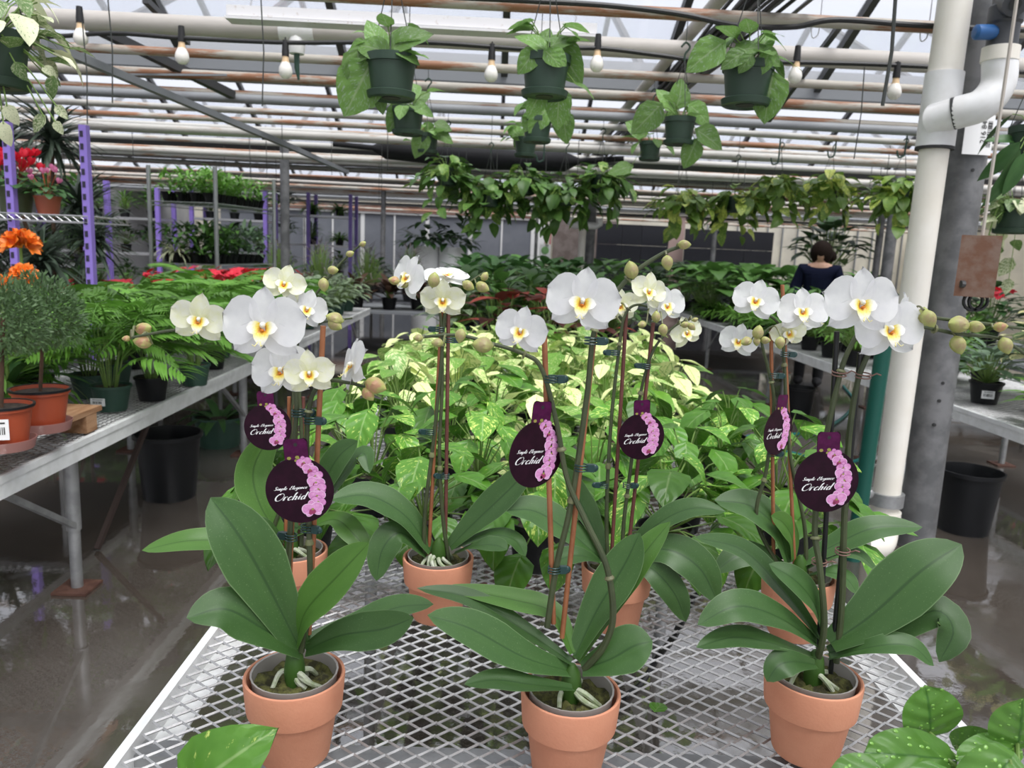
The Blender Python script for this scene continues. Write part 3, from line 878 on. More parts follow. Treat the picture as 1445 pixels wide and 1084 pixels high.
for (px, a, b), lab in zip(((257, 54, 81), (403, 62, 101), (114, 50, 54), (693, 68, 106), (842, 70, 92), (1122, 88, 108), (1262, 95, 131)), ('first string light bulb left of the sprinkler tee', 'string light bulb right beside the sprinkler tee', 'half hidden light bulb at the far left under the thick pipe', 'string light bulb between the left and middle hanging pots', 'string light bulb right of the middle hanging pot', 'string light bulb beside the right hanging pot', 'string light bulb beside the near white drain pipe')):
    bulb(px, a, b, 4.0, lab)
# thin drip wires hanging from the pipes
def wire(px, a, b, Y, lab, grp=None, r=0.003):
    p, q = PX(px, a, Y), PX(px, b, Y)
    tag(MB().tube([(p.x, Y, p.z), (p.x + 0.01, Y, (p.z + q.z) / 2), (p.x, Y, q.z)], r, 5).build('hanging_wire', wirem), lab, 'wire', grp)
wire(152, -5, 145, 3.6, 'thin wire hanging at upper left, second from the left edge')
wire(116, 30, 175, 3.73, 'thin wire hanging just above the near purple post')
wire(368, -5, 150, 3.6, 'thin wire hanging right of the first light bulb')
wire(1264, -5, 150, 2.9, 'dark cable end hanging beside the light bulb at the drain pipe', r=0.007)
wire(1220, 95, 225, 4.0, 'thin wire hanging left of the drain pipe tee')
for i in range(46):
    Y = RND.choice((7.45, 8.07, 8.69, 9.93, 10.55))
    x = -6 + i * 0.26 + RND.uniform(-0.08, 0.08)
    L = RND.uniform(0.35, 0.7)
    tag(MB().tube([(x, Y, 2.48), (x + 0.005, Y, 2.45 - L)], 0.0035, 5).build('hanging_wire', wirem), 'thin drip wire hanging from the distant overhead pipes', 'wire', 'drip wires under the distant pipes')

# ================================================================== benches
def expanded(b, x0, x1, y0, y1, z, cx, cy, w, th=0.0025):
    """diamond mesh: bent strands running along x"""
    nx, ny = max(2, round((x1 - x0) / cx)), max(2, round((y1 - y0) / cy))
    dx, dy = (x1 - x0) / nx, (y1 - y0) / ny
    for j in range(ny):
        yc = y0 + (j + 0.5) * dy
        for s in (1, -1):
            vs, fs = [], []
            for i in range(2 * nx + 1):
                x = x0 + i * dx / 2
                up = 1 if i % 2 else 0
                y = yc + s * (dy / 2 * (1 if up else 0.06))
                zz = z + (0.0025 if up == (s > 0) else 0)
                vs += [(x, y - w / 2, zz), (x, y, zz + th), (x, y + w / 2, zz), (x, y, zz - th)]
            for i in range(2 * nx):
                for k_ in range(4):
                    k2 = (k_ + 1) % 4
                    fs.append((i * 4 + k_, i * 4 + k2, i * 4 + 4 + k2, i * 4 + 4 + k_))
            b.add(vs, fs)
TZ = 0.68
table = thing('display_table', 'white metal mesh table in the foreground carrying the potted orchids', 'table', (0.13, 2.0, 0))
tx0, tx1, ty0, ty1 = -0.467, 0.72, 0.5, 4.25
b = MB()
expanded(b, tx0 + 0.01, tx1 - 0.01, ty0, 2.0, TZ - 0.004, 0.041, 0.0295, 0.0045)
stuff(b.build('mesh_top', alu, table, False))
b = MB()
expanded(b, tx0 + 0.01, tx1 - 0.01, 2.0, ty1, TZ - 0.004, 0.082, 0.059, 0.0045)
stuff(b.build('mesh_top', alu, table, False))
for x, s in ((tx0, -1), (tx1, 1)):
    b = MB().box((x, (ty0 + ty1) / 2, TZ - 0.018), (0.014, ty1 - ty0, 0.04))
    b.box((x - s * 0.02, (ty0 + ty1) / 2, TZ - 0.037), (0.045, ty1 - ty0, 0.004))
    b.build('side_rail', rail, table, False)
for y in (ty0, ty1):
    MB().box(((tx0 + tx1) / 2, y, TZ - 0.018), (tx1 - tx0, 0.014, 0.04)).build('end_rail', rail, table, False)
for y in (0.95, 1.75, 2.7, 3.6):
    MB().box(((tx0 + tx1) / 2, y, TZ - 0.035), (tx1 - tx0, 0.035, 0.035)).build('cross_bar', legm, table, False)
for y in (0.8, 2.4, 4.0):
    for x in (tx0 + 0.09, tx1 - 0.12):
        MB().tube([(x, y, 0), (x, y, TZ - 0.04)], 0.02, 10).build('leg', legm, table)
tag(MB().tube([PZ(985, 830, 0.5), PZ(950, 900, 0.3), PZ(930, 925, 0.1), PZ(905, 965, 0.012), PZ(880, 985, 0.012)], 0.01, 8, smooth=24).build('black_hose', cable), 'black hose dropping to the floor under the orchid table', 'hose')

def bench(lab, x0, x1, y0, y1, z, railx, legs, cell, frontx, braces=True):
    t = thing('plant_bench', lab, 'bench', ((x0 + x1) / 2, (y0 + y1) / 2, 0))
    b = MB()
    expanded(b, x0 + 0.02, x1 - 0.02, y0, y1, z - 0.01, cell, cell * 0.72, 0.006)
    stuff(b.build('mesh_top', alu, t, False))
    for x in railx:
        s = 1 if x == x1 else -1
        b = MB().box((x, (y0 + y1) / 2, z - 0.035), (0.012, y1 - y0, 0.075))
        b.box((x - s * 0.018, (y0 + y1) / 2, z - 0.0705), (0.04, y1 - y0, 0.006))
        b.box((x + s * 0.007, (y0 + y1) / 2, z - 0.01), (0.008, y1 - y0, 0.022))
        b.build('side_rail', rail, t, False)
    for y in (y0, y1):
        MB().box(((x0 + x1) / 2, y, z - 0.035), (x1 - x0, 0.012, 0.07)).build('end_rail', rail, t, False)
    for y in legs:
        for x in (x0 + 0.06, x1 - 0.06):
            MB().tube([(x, y, 0.004), (x, y, 0.28)], 0.021, 12).build('leg', legm, t)
            MB().tube([(x, y, 0.24), (x, y, z - 0.02)], 0.026, 12).build('leg_sleeve', legm, t)
            MB().box((x, y, 0.006), (0.13, 0.13, 0.01)).build('foot_plate', rustm, t, False)
        MB().box(((x0 + x1) / 2, y, z - 0.04), (x1 - x0 - 0.03, 0.04, 0.04)).build('cross_bar', legm, t, False)
        if braces:
            MB().bar((frontx, y, 0.25), (frontx, y - 0.45, z - 0.06), 0.02, 0.02).build('brace', legm, t, False)
    return t
LZ = 0.60
lb = bench('long mesh bench with a white rail on the left, crowded with palms', -2.33, -1.5, 1.3, 9.2, LZ, (-1.5, -2.33), (2.79, 4.75, 6.7, 8.7), 0.05, -1.55)
MB().bar(PZ(137, 775, 0.01), (-1.6, 3.6, 0.55), 0.02, 0.02).build('rusty_strut', M('dark_rust', (0.035, 0.02, 0.016), 0.7), lb, False)
rb = bench('long mesh bench with a white rail on the right, behind the steel post', 2.6, 3.7, 2.3, 12.5, LZ, (2.6, 3.7), (3.35, 5.2, 7.2, 9.4), 0.05, 2.66)
mbn = bench('mesh bench in the middle distance behind the pothos table', -0.45, 1.0, 5.0, 10.0, LZ, (-0.45, 1.0), (5.4, 7.4, 9.6), 0.08, -0.4, False)

# ================================================================== orchids
def petal_into(b, L, W, kind, mat=None, cup=0.05, back=0.06, nu=8, nv=6, wave=0.012):
    rows = []
    for i in range(nu + 1):
        u = i / nu
        if kind == 'petal':
            q = (u - 0.54) / 0.46
            w = W / 2 * max(0.17 * (1 - u), max(0.0, 1 - q * q) ** 0.55)
            if u < 0.1:
                w = W / 2 * (0.17 + 2.2 * u)
        else:
            w = W / 2 * max(0.2 * (1 - u) ** 2, max(0.0, sin(pi * min(1, u ** 0.8))) ** 0.62)
        r = []
        for j in range(nv + 1):
            v = 2 * j / nv - 1
            p = Vector((v * w, u * L - 0.03 * L * v * v * u, cup * (v * v) * w * 2 + 0.10 * L * u - back * 2.6 * u * u * L + wave * sin(5 * u + 4 * v) * u - 0.03 * L * exp(-(v * 5) ** 2) * u))
            r.append((mat @ p if mat else p, (j / nv, u)))
        rows.append(r)
    b.grid(rows)
def one(fn, name, mat, *a, **k):
    b = MB()
    fn(b, *a, **k)
    return b.mesh(name, mat)
PET = {'w': one(petal_into, 'petal', petw, 0.5, 0.56, 'petal'), 'c': one(petal_into, 'petal_cream', petc, 0.48, 0.46, 'petal', cup=0.14)}
SEP = {'w': one(petal_into, 'sepal', petw, 0.46, 0.33, 'sepal', cup=0.1), 'c': one(petal_into, 'sepal_cream', petc, 0.45, 0.32, 'sepal', cup=0.12)}
b = MB()
leaf_into(b, 0.2, 0.17, 'lance', 0.5, 0.3, 8, 4, mat=m4((0, -0.03, 0.04), orient((0, -0.62, 0.75), (0, 0.75, 0.6))))
for s in (-1, 1):
    leaf_into(b, 0.17, 0.15, 'round', 0.5 * 1, 0.25, 8, 4, mat=m4((s * 0.02, -0.02, 0.03), orient((s * 0.62, 0.25, 0.6), (-s * 0.9, 0.1, 0.5))))
    b.tube([(s * 0.01, -0.14, 0.16), (s * 0.035, -0.19, 0.2), (s * 0.055, -0.17, 0.22)], 0.006, 5)
LIP = b.mesh('lip', lipm)
CALLUS = MB().blob((0, -0.025, 0.07), 0.02, 1.2, 0.8, 1).mesh('callus', M('callus', (0.7, 0.2, 0.02), 0.5))
COLU = MB().blob((0, 0.03, 0.05), 0.035, 0.9, 1.0, 1.5).mesh('column', M('column_white', (0.85, 0.83, 0.72), 0.5))
BUDM = {}
for kk, mm in (('g', budm), ('p', budp)):
    b = MB()
    vs, fs = [], []
    for i in range(9):
        u = i / 8
        for k_ in range(12):
            a = 2 * pi * k_ / 12
            r = 0.36 * max(0.0, sin(pi * u ** 0.85)) ** 0.75 * (1 + 0.07 * cos(3 * a + 0.7))
            vs.append((r * cos(a), u, r * sin(a)))
    for i in range(8):
        for k_ in range(12):
            k2 = (k_ + 1) % 12
            fs.append((i * 12 + k_, (i + 1) * 12 + k_, (i + 1) * 12 + k2, i * 12 + k2))
    BUDM[kk] = b.add(vs, fs).mesh('bud', mm)
b = MB()
for dz in (-0.0045, 0.0, 0.0045):
    b.tube([(0.0085 * cos(a) * 1.15, 0.0075 * sin(a), dz) for a in np.linspace(0, 2 * pi, 15)], 0.0012, 5)
b.box((0.015, 0, 0), (0.011, 0.008, 0.012)).blob((0.021, 0, 0), 0.0065, 1, 0.6, 1)
CLIP = b.mesh('clip', clipm)
b = MB()
for dz in (-0.002, 0.002):
    b.tube([(0.0095 * cos(a), 0.008 * sin(a), dz + 0.001 * sin(a)) for a in np.linspace(0, 2 * pi, 15)], 0.001, 5)
b.tube([(0.009, -0.003, 0), (0.014, -0.006, 0.004), (0.02, -0.006, 0.002)], 0.001, 5)
TWIST = b.mesh('twist_tie', twist)
POT = MB().lathe([(0.0, 0.0), (0.0435, 0.0), (0.045, 0.003), (0.0545, 0.0645), (0.0552, 0.066), (0.0585, 0.0665), (0.061, 0.0685), (0.0615, 0.071), (0.0648, 0.1115), (0.0642, 0.1145), (0.0625, 0.1158), (0.0605, 0.1145), (0.0592, 0.11), (0.057, 0.08), (0.0, 0.075)], 40).mesh('pot', terracotta)
LINER = MB().lathe([(0.052, 0.08), (0.0545, 0.113), (0.056, 0.1185), (0.0535, 0.118), (0.051, 0.08)], 28).mesh('liner', liner)
def mossmesh():
    b = MB()
    r3 = random.Random(5)
    rows = []
    for i in range(8):
        rr = 0.052 * (1 - i / 7.0)
        rows.append([((rr * cos(a), rr * sin(a), 0.1 + r3.uniform(-0.004, 0.007)), (0, 0)) for a in np.linspace(0, 2 * pi, 25)])
        rows[-1][-1] = rows[-1][0]
    return b.grid(rows).mesh('moss', moss)
MOSS = mossmesh()

# script lettering drawn as pen strokes
GL = {'O': (0.72, [[(.5, .98), (.25, .9), (.08, .5), (.18, .1), (.42, 0), (.68, .22), (.76, .6), (.62, .92), (.42, .96), (.3, .82)]]),
      'r': (0.36, [[(0, .15), (.1, .48), (.12, .4), (.1, 0)], [(.11, .28), (.22, .48), (.36, .46)]]),
      'c': (0.36, [[(.34, .4), (.22, .5), (.05, .25), (.17, 0), (.38, .14)]]),
      'h': (0.42, [[(.03, .3), (.2, .9), (.17, 1), (.1, .8), (.06, 0)], [(.07, .25), (.24, .5), (.33, .38), (.3, .06), (.42, .08)]]),
      'i': (0.2, [[(.02, .3), (.1, .5), (.08, .1), (.2, .08)], [(.1, .72), (.12, .66)]]),
      'd': (0.46, [[(.33, .4), (.2, .5), (.05, .25), (.14, 0), (.32, .2)], [(.4, 1), (.36, .5), (.34, .06), (.46, .08)]]),
      'S': (0.5, [[(.5, .82), (.36, 1), (.18, .85), (.28, .6), (.4, .35), (.26, .03), (.05, .14)]]),
      'm': (0.54, [[(0, .3), (.08, .5), (.07, 0)], [(.08, .3), (.2, .5), (.26, .4), (.24, 0)], [(.25, .3), (.38, .5), (.44, .4), (.42, .05), (.54, .08)]]),
      'p': (0.38, [[(.06, .5), (.02, -.4)], [(.05, .35), (.22, .5), (.33, .3), (.22, .02), (.06, .1)]]),
      'l': (0.2, [[(.02, .2), (.2, .85), (.15, 1), (.08, .8), (.08, .1), (.2, .08)]]),
      'e': (0.34, [[(.05, .22), (.3, .32), (.26, .48), (.12, .46), (.04, .2), (.15, 0), (.34, .12)]]),
      'E': (0.5, [[(.5, .85), (.35, 1), (.18, .85), (.32, .56), (.18, .53), (.06, .28), (.2, 0), (.48, .17)]]),
      'g': (0.38, [[(.32, .42), (.18, .5), (.05, .28), (.16, .05), (.32, .2)], [(.36, .5), (.3, -.2), (.16, -.42), (.04, -.25)]]),
      'a': (0.42, [[(.32, .42), (.18, .5), (.05, .25), (.15, 0), (.32, .25)], [(.36, .5), (.34, .08), (.42, .08)]]),
      'n': (0.4, [[(0, .3), (.08, .5), (.07, 0)], [(.08, .3), (.22, .5), (.3, .4), (.28, .06), (.4, .08)]]), ' ': (0.34, [])}
def script_text(b, txt, x, y, h, pen, space=0.07, sx=1.45):
    for ch in txt:
        w, strokes = GL[ch]
        for st_ in strokes:
            pts = catmull([(p[0], p[1], 0) for p in st_], 5 * len(st_))
            vs, fs = [], []
            for i, p in enumerate(pts):
                d = (pts[min(i + 1, len(pts) - 1)] - pts[max(0, i - 1)]).normalized()
                wd = pen * (0.38 + 0.75 * max(0.0, -d.y))
                n = Vector((-d.y, d.x, 0))
                for s in (-1, 1):
                    q = p + n * wd * s
                    vs.append((x + (q.x + 0.42 * q.y) * h * sx, y + q.y * h + 0.1 * (x + q.x * h * sx + 0.8) * (0.28 if sx > 1 else 0), 0.012))
            fs = [(2 * i, 2 * i + 1, 2 * i + 3, 2 * i + 2) for i in range(len(pts) - 1)]
            b.add(vs, fs)
        x += (w + space) * h * sx
    return x
def disc(b, x, y, rx, ry, z, n=16, rot=0.0):
    vs = [(x, y, z)] + [(x + rx * cos(a) * cos(rot) - ry * sin(a) * sin(rot), y + rx * cos(a) * sin(rot) + ry * sin(a) * cos(rot), z) for a in np.linspace(0, 2 * pi, n, endpoint=False)]
    b.add(vs, [(0, 1 + i, 1 + (i + 1) % n) for i in range(n)])
# tag in its own plane: x right, y up, radius 1
def tagmeshes():
    n = 48
    out = []
    for i in range(n + 1):
        a = pi / 2 + 0.36 + (2 * pi - 0.72) * i / n
        out.append((cos(a), sin(a)))
    top = [(0.36, 1.45), (0.33, 1.53), (0.26, 1.57), (0.08, 1.545), (-0.08, 1.545), (-0.26, 1.57), (-0.33, 1.53), (-0.36, 1.45)]
    out += top
    m_ = len(out)
    vs = [(x, y, 0.006) for x, y in out] + [(x, y, -0.006) for x, y in out]
    fs = [tuple(range(m_)), tuple(range(2 * m_ - 1, m_ - 1, -1))] + [(i, i + m_, (i + 1) % m_ + m_, (i + 1) % m_) for i in range(m_)]
    card = MB().add(vs, fs).mesh('card', tagm, False)
    tab = MB().add([(-0.345, 0.93, 0.009), (0.345, 0.93, 0.009), (0.345, 1.45, 0.009), (0.25, 1.55, 0.009), (-0.25, 1.55, 0.009), (-0.345, 1.45, 0.009)], [(0, 1, 2, 3, 4, 5)]).mesh('tab_print', tagtab, False)
    holeb = MB().tube([(0.0, 1.38, 0.0), (0.0, 1.38, 0.013)], 0.055, 10).mesh('punch_hole', inkblack)
    b1, b2 = MB(), MB()
    script_text(b1, 'Simple Elegance', -0.76, 0.02, 0.105, 0.075)
    script_text(b2, 'Orchid', -0.8, -0.3, 0.225, 0.062)
    t1, t2 = b1.mesh('small_lettering', inkwhite, False), b2.mesh('large_lettering', inkwhite, False)
    pinks = []
    for cx, cy, s, rr in ((0.2, 0.84, 0.17, 0.2), (0.36, 0.62, 0.18, -0.3), (0.5, 0.42, 0.17, 0.1), (0.5, 0.22, 0.2, -0.2), (0.55, 0.02, 0.19, 0.3), (0.5, -0.18, 0.19, 0.0), (0.52, -0.36, 0.17, -0.3), (0.34, -0.58, 0.24, 0.15)):
        p, c, e, y_ = MB(), MB(), MB(), MB()
        z0 = 0.010 + 0.004 * len(pinks)
        for k_, (ang, ra, rb) in enumerate(((pi / 2, 0.6, 0.42), (-0.7, 0.6, 0.4), (pi + 0.7, 0.6, 0.4), (0.15, 0.78, 0.66), (pi - 0.15, 0.78, 0.66))):
            for bb_, g, dz in ((e, 1.1, 0.0), (p, 0.98, 0.0012)):
                disc(bb_, cx + s * 0.55 * cos(ang + rr), cy + s * 0.55 * sin(ang + rr), s * ra * 0.95 * g, s * rb * 1.0 * g, z0 + 0.0025 * (k_ > 2) + dz, rot=ang + rr)
        disc(c, cx - s * 0.05, cy - s * 0.3, s * 0.42, s * 0.34, z0 + 0.005)
        disc(c, cx - s * 0.3, cy - s * 0.5, s * 0.2, s * 0.2, z0 + 0.005)
        disc(y_, cx, cy, s * 0.16, s * 0.14, z0 + 0.0055)
        pinks.append((p.mesh('printed_flower', tagpink, False), c.mesh('printed_lip', tagmag, False), e.mesh('printed_outline', tagpale if len(pinks) % 2 else tagdeep, False), y_.mesh('printed_centre', tagyel, False)))
    bb = MB()
    for x, y, r in ((-0.22, 0.98, 0.06), (0.02, 1.0, 0.06), (-0.02, 0.9, 0.05), (0.06, 0.95, 0.04)):
        disc(bb, x, y, r, r * 0.8, 0.011)
    buds = bb.mesh('printed_buds', tagyel, False)
    return card, tab, holeb, t1, t2, pinks, buds
TAGS = tagmeshes()
def make_tag(px, py, Y, lab, yaw=0.0, roll=0.0, rad=0.0415):
    c = PX(px, py, Y)
    t = thing('plant_tag', lab, 'tag', c, 0, 'round plant tags on the orchid stakes')
    R3 = Matrix.Rotation(radians(yaw), 3, 'Z') @ Matrix(((1, 0, 0), (0, 0, -1), (0, 1, 0))) @ Matrix.Rotation(radians(roll), 3, 'Z')
    W = m4(c, R3, rad)
    card, tab, holeb, t1, t2, pinks, buds = TAGS
    cd = place('card', card, t, W)
    place('tab_print', tab, cd, W)
    place('punch_hole', holeb, cd, W)
    place('small_lettering', t1, cd, W)
    place('large_lettering', t2, cd, W)
    place('printed_buds', buds, cd, W)
    for ms in pinks:
        for me in ms:
            place(me.name.split('.')[0], me, cd, W)

def orchid_leaf(parent, Y, pts, W, nh, mat, nu=18, nv=8, fold=0.22):
    cl = catmull([PX(p[0], p[1], Y + (p[2] if len(p) > 2 else 0)) for p in pts], nu + 1)
    rows = []
    nh = Vector(nh)
    for i, p in enumerate(cl):
        u = i / nu
        tg = (cl[min(i + 1, nu)] - cl[max(i - 1, 0)]).normalized()
        R3 = orient(tg, nh)
        w = 0.92 * W / 2 * min(1, 0.34 + 1.3 * u) * max(0.0, 1 - (max(0, (u - 0.5) / 0.5)) ** 2.3) ** 0.72
        f = fold * (1 + 1.5 * (1 - u) ** 3)
        r = []
        for j in range(nv + 1):
            v = 2 * j / nv - 1
            q = p + R3 @ Vector((v * w, 0, f * w * (abs(v) - 0.25 * v * v) - 0.02 * w * sin(7 * u + 2 * v)))
            r.append((q, (j / nv, u)))
        rows.append(r)
    MB().grid(rows).build('leaf', mat, parent)
def orchid(lab, base, leaves, spikes, stakes, flowers, buds, clips, tieclip=False, seed=0):
    """all coordinates surveyed from the photo on the plane of the plant, with depth offsets in metres"""
    r3 = random.Random(seed)
    bx, Y = base
    t = thing('potted_orchid', lab, 'orchid', (bx, Y, TZ), 0, 'white orchids in terracotta pots')
    rz = r3.uniform(0, 6.28)
    W = Matrix.Translation((bx, Y, TZ)) @ Matrix.Rotation(rz, 4, 'Z')
    pot = place('pot', POT, t, W)
    place('liner', LINER, pot, W)
    place('moss', MOSS, pot, W)
    for i in range(7):
        a = r3.uniform(0, 6.28)
        rr = r3.uniform(0.02, 0.045)
        z = TZ + 0.105
        p0 = Vector((bx + 0.006 * cos(a), Y + 0.006 * sin(a), z + 0.014))
        p1 = Vector((bx + rr * 0.6 * cos(a + 0.3), Y + rr * 0.6 * sin(a + 0.3), z + r3.uniform(0.004, 0.016)))
        p2 = Vector((bx + rr * cos(a + 0.7), Y + rr * sin(a + 0.7), z - 0.004))
        MB().tube([p0, p1, p2], [0.0042, 0.003], 7, smooth=9).build('root', rootm, t)
    # crown
    MB().lathe([(0.012, 0.095), (0.014, 0.12), (0.011, 0.14), (0.004, 0.15), (0, 0.15)], 12, (bx, Y, TZ)).build('crown', brightleaf, t)
    for lf in leaves:
        pts, W_, nh = lf[0], lf[1], lf[2]
        orchid_leaf(t, Y, pts, W_, nh, brightleaf if len(lf) > 3 else orchleaf)
    lines = []
    for pts, r0, r1 in spikes:
        P = catmull([PX(p[0], p[1], Y + (p[2] if len(p) > 2 else 0)) for p in pts], 8 * len(pts))
        lines.append(P)
        sp = MB().tube(P, [r0 + (r1 - r0) * i / (len(P) - 1) for i in range(len(P))], 9).build('flower_spike', stemm, t)
        for f in (0.25, 0.5, 0.72):
            q = P[int(len(P) * f)]
            d = (P[int(len(P) * f) + 1] - q)
            MB().tube([q - d * 0.2, q, q + d * 0.4], [r0 * 1.3, r0 * 1.35, r0 * 0.9], 9).build('node', stemlight, sp)
    for a, bb, m_ in stakes:
        MB().tube([PX(a[0], a[1], Y + 0.004), PX(bb[0], bb[1], Y + 0.004)], 0.0034, 10).build('stake', m_, t)
    allp = [p for P in lines for p in P[len(P) // 2:]]
    def stalk(c, parent, r=0.0016):
        q = min(allp, key=lambda p: (p - c).length)
        if (q - c).length > 0.004:
            mid = (q + c) / 2 + Vector((0, 0, 0.25 * (q - c).length))
            MB().tube([q, mid, c], r, 6, smooth=9).build('stalk', stemlight, parent)
    for fl in flowers:
        px, py, size, kind, yaw, pitch, roll = fl[:7]
        dy = fl[7] if len(fl) > 7 else -0.015
        c = PX(px, py, Y + dy)
        depth = (RC.transposed() @ (c - EYE)).z
        s = size * depth / FPX
        R3 = Matrix.Rotation(radians(yaw), 3, 'Z') @ Matrix.Rotation(radians(pitch), 3, 'X') @ Matrix(((1, 0, 0), (0, 0, -1), (0, 1, 0))) @ Matrix.Rotation(radians(roll), 3, 'Z')
        F = m4(c, R3, s)
        f = place('flower', COLU, t, F)
        for ang, z, sc in ((0, -0.012, 1.0), (128, -0.016, 1.0), (-128, -0.02, 1.0)):
            place('sepal', SEP[kind], f, F @ Matrix.Translation((0, 0, z)) @ Matrix.Rotation(radians(ang), 4, 'Z') @ Matrix.Diagonal((sc, sc, 1, 1)))
        for ang in (74, -74):
            place('petal', PET[kind], f, F @ Matrix.Translation((0, 0, 0.008)) @ Matrix.Rotation(radians(ang), 4, 'Z') @ Matrix.Rotation(radians(4 if ang > 0 else -4), 4, 'Y'))
        place('lip', LIP, f, F)
        place('callus', CALLUS, f, F)
        stalk(c + R3 @ Vector((0, 0, -0.01)), t)
    for bd in buds:
        px, py, size, kind, ang = bd[:5]
        dy = bd[5] if len(bd) > 5 else -0.01
        c = PX(px, py, Y + dy)
        depth = (RC.transposed() @ (c - EYE)).z
        s = size * depth / FPX
        d = Vector((cos(radians(ang)), -0.25, sin(radians(ang))))
        R3 = orient(d, (0.2, -1, 0.2))
        p0 = c - d.normalized() * s / 2
        bo = place('bud', BUDM[kind], t, m4(p0, R3, s))
        stalk(p0, t, 0.0013)
    for cl in clips:
        px, py, ang = cl[:3]
        c = PX(px, py, Y - 0.001)
        place('twist_tie' if tieclip else 'clip', TWIST if tieclip else CLIP, t, m4(c, Matrix.Rotation(radians(ang), 3, 'Z'), cl[3] if len(cl) > 3 else (1.0 if tieclip else 0.78)))
    return t
UP, FC, UC = (0, -0.35, 1), (0.1, -1, 0.25), (0, -1, 0.8)
orchid('front left potted orchid with a large upright leaf and five white blooms', (-0.243, 0.925),
    [([(424, 918), (385, 840, -.02), (340, 760, -.03), (297, 702, -.02)], 0.082, (0.45, -1, 0.1)),
     ([(418, 908), (432, 862, -.02), (478, 812, -.04), (521, 766, -.05)], 0.062, (-0.75, -1, 0.3), 1),
     ([(424, 920), (372, 888, -.03), (318, 860, -.05), (263, 872, -.07)], 0.064, (0.1, -0.8, 0.9)),
     ([(432, 918), (480, 897, -.03), (540, 888, -.05), (584, 872, -.06)], 0.052, (0.0, -0.95, 0.7)),
     ([(430, 905), (500, 882, .03), (560, 858, .04), (612, 853, .04)], 0.05, UP)],
    [([(415, 925), (405, 860), (410, 740), (416, 620), (418, 560), (405, 510), (375, 470), (320, 462, -.01), (245, 466, -.03), (187, 476, -.04)], 0.0042, 0.0014),
     ([(425, 920), (437, 850), (436, 740), (433, 620), (440, 560), (462, 538, -.01), (490, 540, -.02), (516, 546, -.03)], 0.0042, 0.0018)],
    [((407, 860), (418, 572), stakem), ((436, 895), (456, 460), stakem)],
    [(373, 462, 128, 'w', -4, 0, 0, -0.05), (281, 452, 88, 'c', 6, 4, -8, -0.04), (398, 524, 100, 'w', -12, -6, 8, -0.02), (437, 528, 80, 'c', 4, 0, 6, -0.06), (499, 517, 92, 'w', -62, -10, 24, -0.02)],
    [(203, 464, 26, 'p', 15), (201, 483, 26, 'p', 170), (178, 478, 12, 'p', 180), (530, 544, 34, 'p', -15, -.03), (520, 556, 24, 'p', -50, -.03)],
    [(421, 583, 20), (438, 593, -10), (411, 758, 160), (433, 746, -15)], seed=1)
orchid('back left potted orchid, half hidden, with a leaf reaching far left over the floor', (-0.355, 1.335),
    [([(398, 770), (330, 763, 0), (262, 764, -.02), (200, 777, -.03)], 0.055, (0, -0.6, 1), 1),
     ([(400, 762), (368, 715, .0), (358, 660, .02), (392, 600, .05)], 0.075, (0.6, -1, 0.25), 1),
     ([(420, 755), (470, 733, .0), (500, 755, -.02), (520, 780, -.03)], 0.05, (-0.3, -0.4, 1), 1),
     ([(420, 745), (452, 690, .02), (478, 645, .02), (505, 622, .02)], 0.06, (-0.5, -1, 0.4)),
     ([(415, 750), (470, 690, .03), (510, 640, .03), (522, 668, .0)], 0.045, (-0.2, -0.5, 1)),
     ([(402, 768), (380, 745, -.02), (360, 740, -.03), (350, 733, -.03)], 0.045, UP)],
    [([(395, 772), (387, 745), (405, 690), (412, 600), (418, 500), (425, 440), (450, 410), (480, 372), (515, 340)], 0.0042, 0.0016),
     ([(425, 770), (428, 700), (425, 600), (420, 480), (440, 458), (470, 453), (497, 449)], 0.0042, 0.0016)],
    [((402, 790), (408, 560), stakem), ((422, 790), (428, 560), stakered)],
    [(401, 402, 68, 'c', 8, -10, -14, -0.03), (432, 437, 66, 'w', 30, 0, -18, -0.02)],
    [(470, 381, 17, 'g', 0), (457, 402, 21, 'g', -80), (494, 358, 13, 'g', 20), (512, 344, 11, 'g', 30), (472, 450, 26, 'g', 160), (473, 458, 24, 'g', -30)],
    [(402, 655, 0)], seed=2)
orchid('back row potted orchid second from left, with cream bloom and two stakes', (-0.086, 1.325),
    [([(608, 778), (572, 728), (520, 700, -.01), (466, 705, -.03)], 0.07, (0.1, -0.6, 1)),
     ([(635, 772), (672, 735), (718, 692), (756, 650)], 0.07, (-0.3, -0.8, 0.9)),
     ([(638, 775), (690, 756, -.02), (725, 762, -.03), (742, 785, -.04)], 0.045, (0, -0.3, 1)),
     ([(640, 783), (675, 770, -.05), (700, 770, -.06), (716, 776, -.07)], 0.045, UP),
     ([(602, 782), (566, 752, -.01), (540, 775, -.03), (531, 820, -.05)], 0.062, (0.2, -0.7, 0.8))],
    [([(598, 795), (600, 720), (612, 620), (622, 520), (628, 440), (640, 412), (664, 397), (684, 384)], 0.004, 0.0018),
     ([(634, 795), (625, 730), (620, 640), (624, 540), (622, 450), (610, 405), (590, 393), (560, 397)], 0.004, 0.0018)],
    [((604, 800), (624, 430), stakem), ((628, 800), (633, 430), stakered)],
    [(625, 424, 72, 'c', 0, 14, 0, -0.04), (577, 392, 76, 'w', -48, -8, -20, -0.01), (630, 392, 74, 'w', 14, -62, 10, 0.0)],
    [(612, 395, 24, 'g', 80, -.06), (661, 403, 20, 'g', -30), (681, 405, 22, 'g', -25), (684, 390, 15, 'g', 60), (571, 402, 14, 'g', 200), (556, 396, 17, 'p', 170, -.04)],
    [(621, 465, 180), (634, 480, 0), (607, 610, 175), (628, 672, 180)], seed=3)
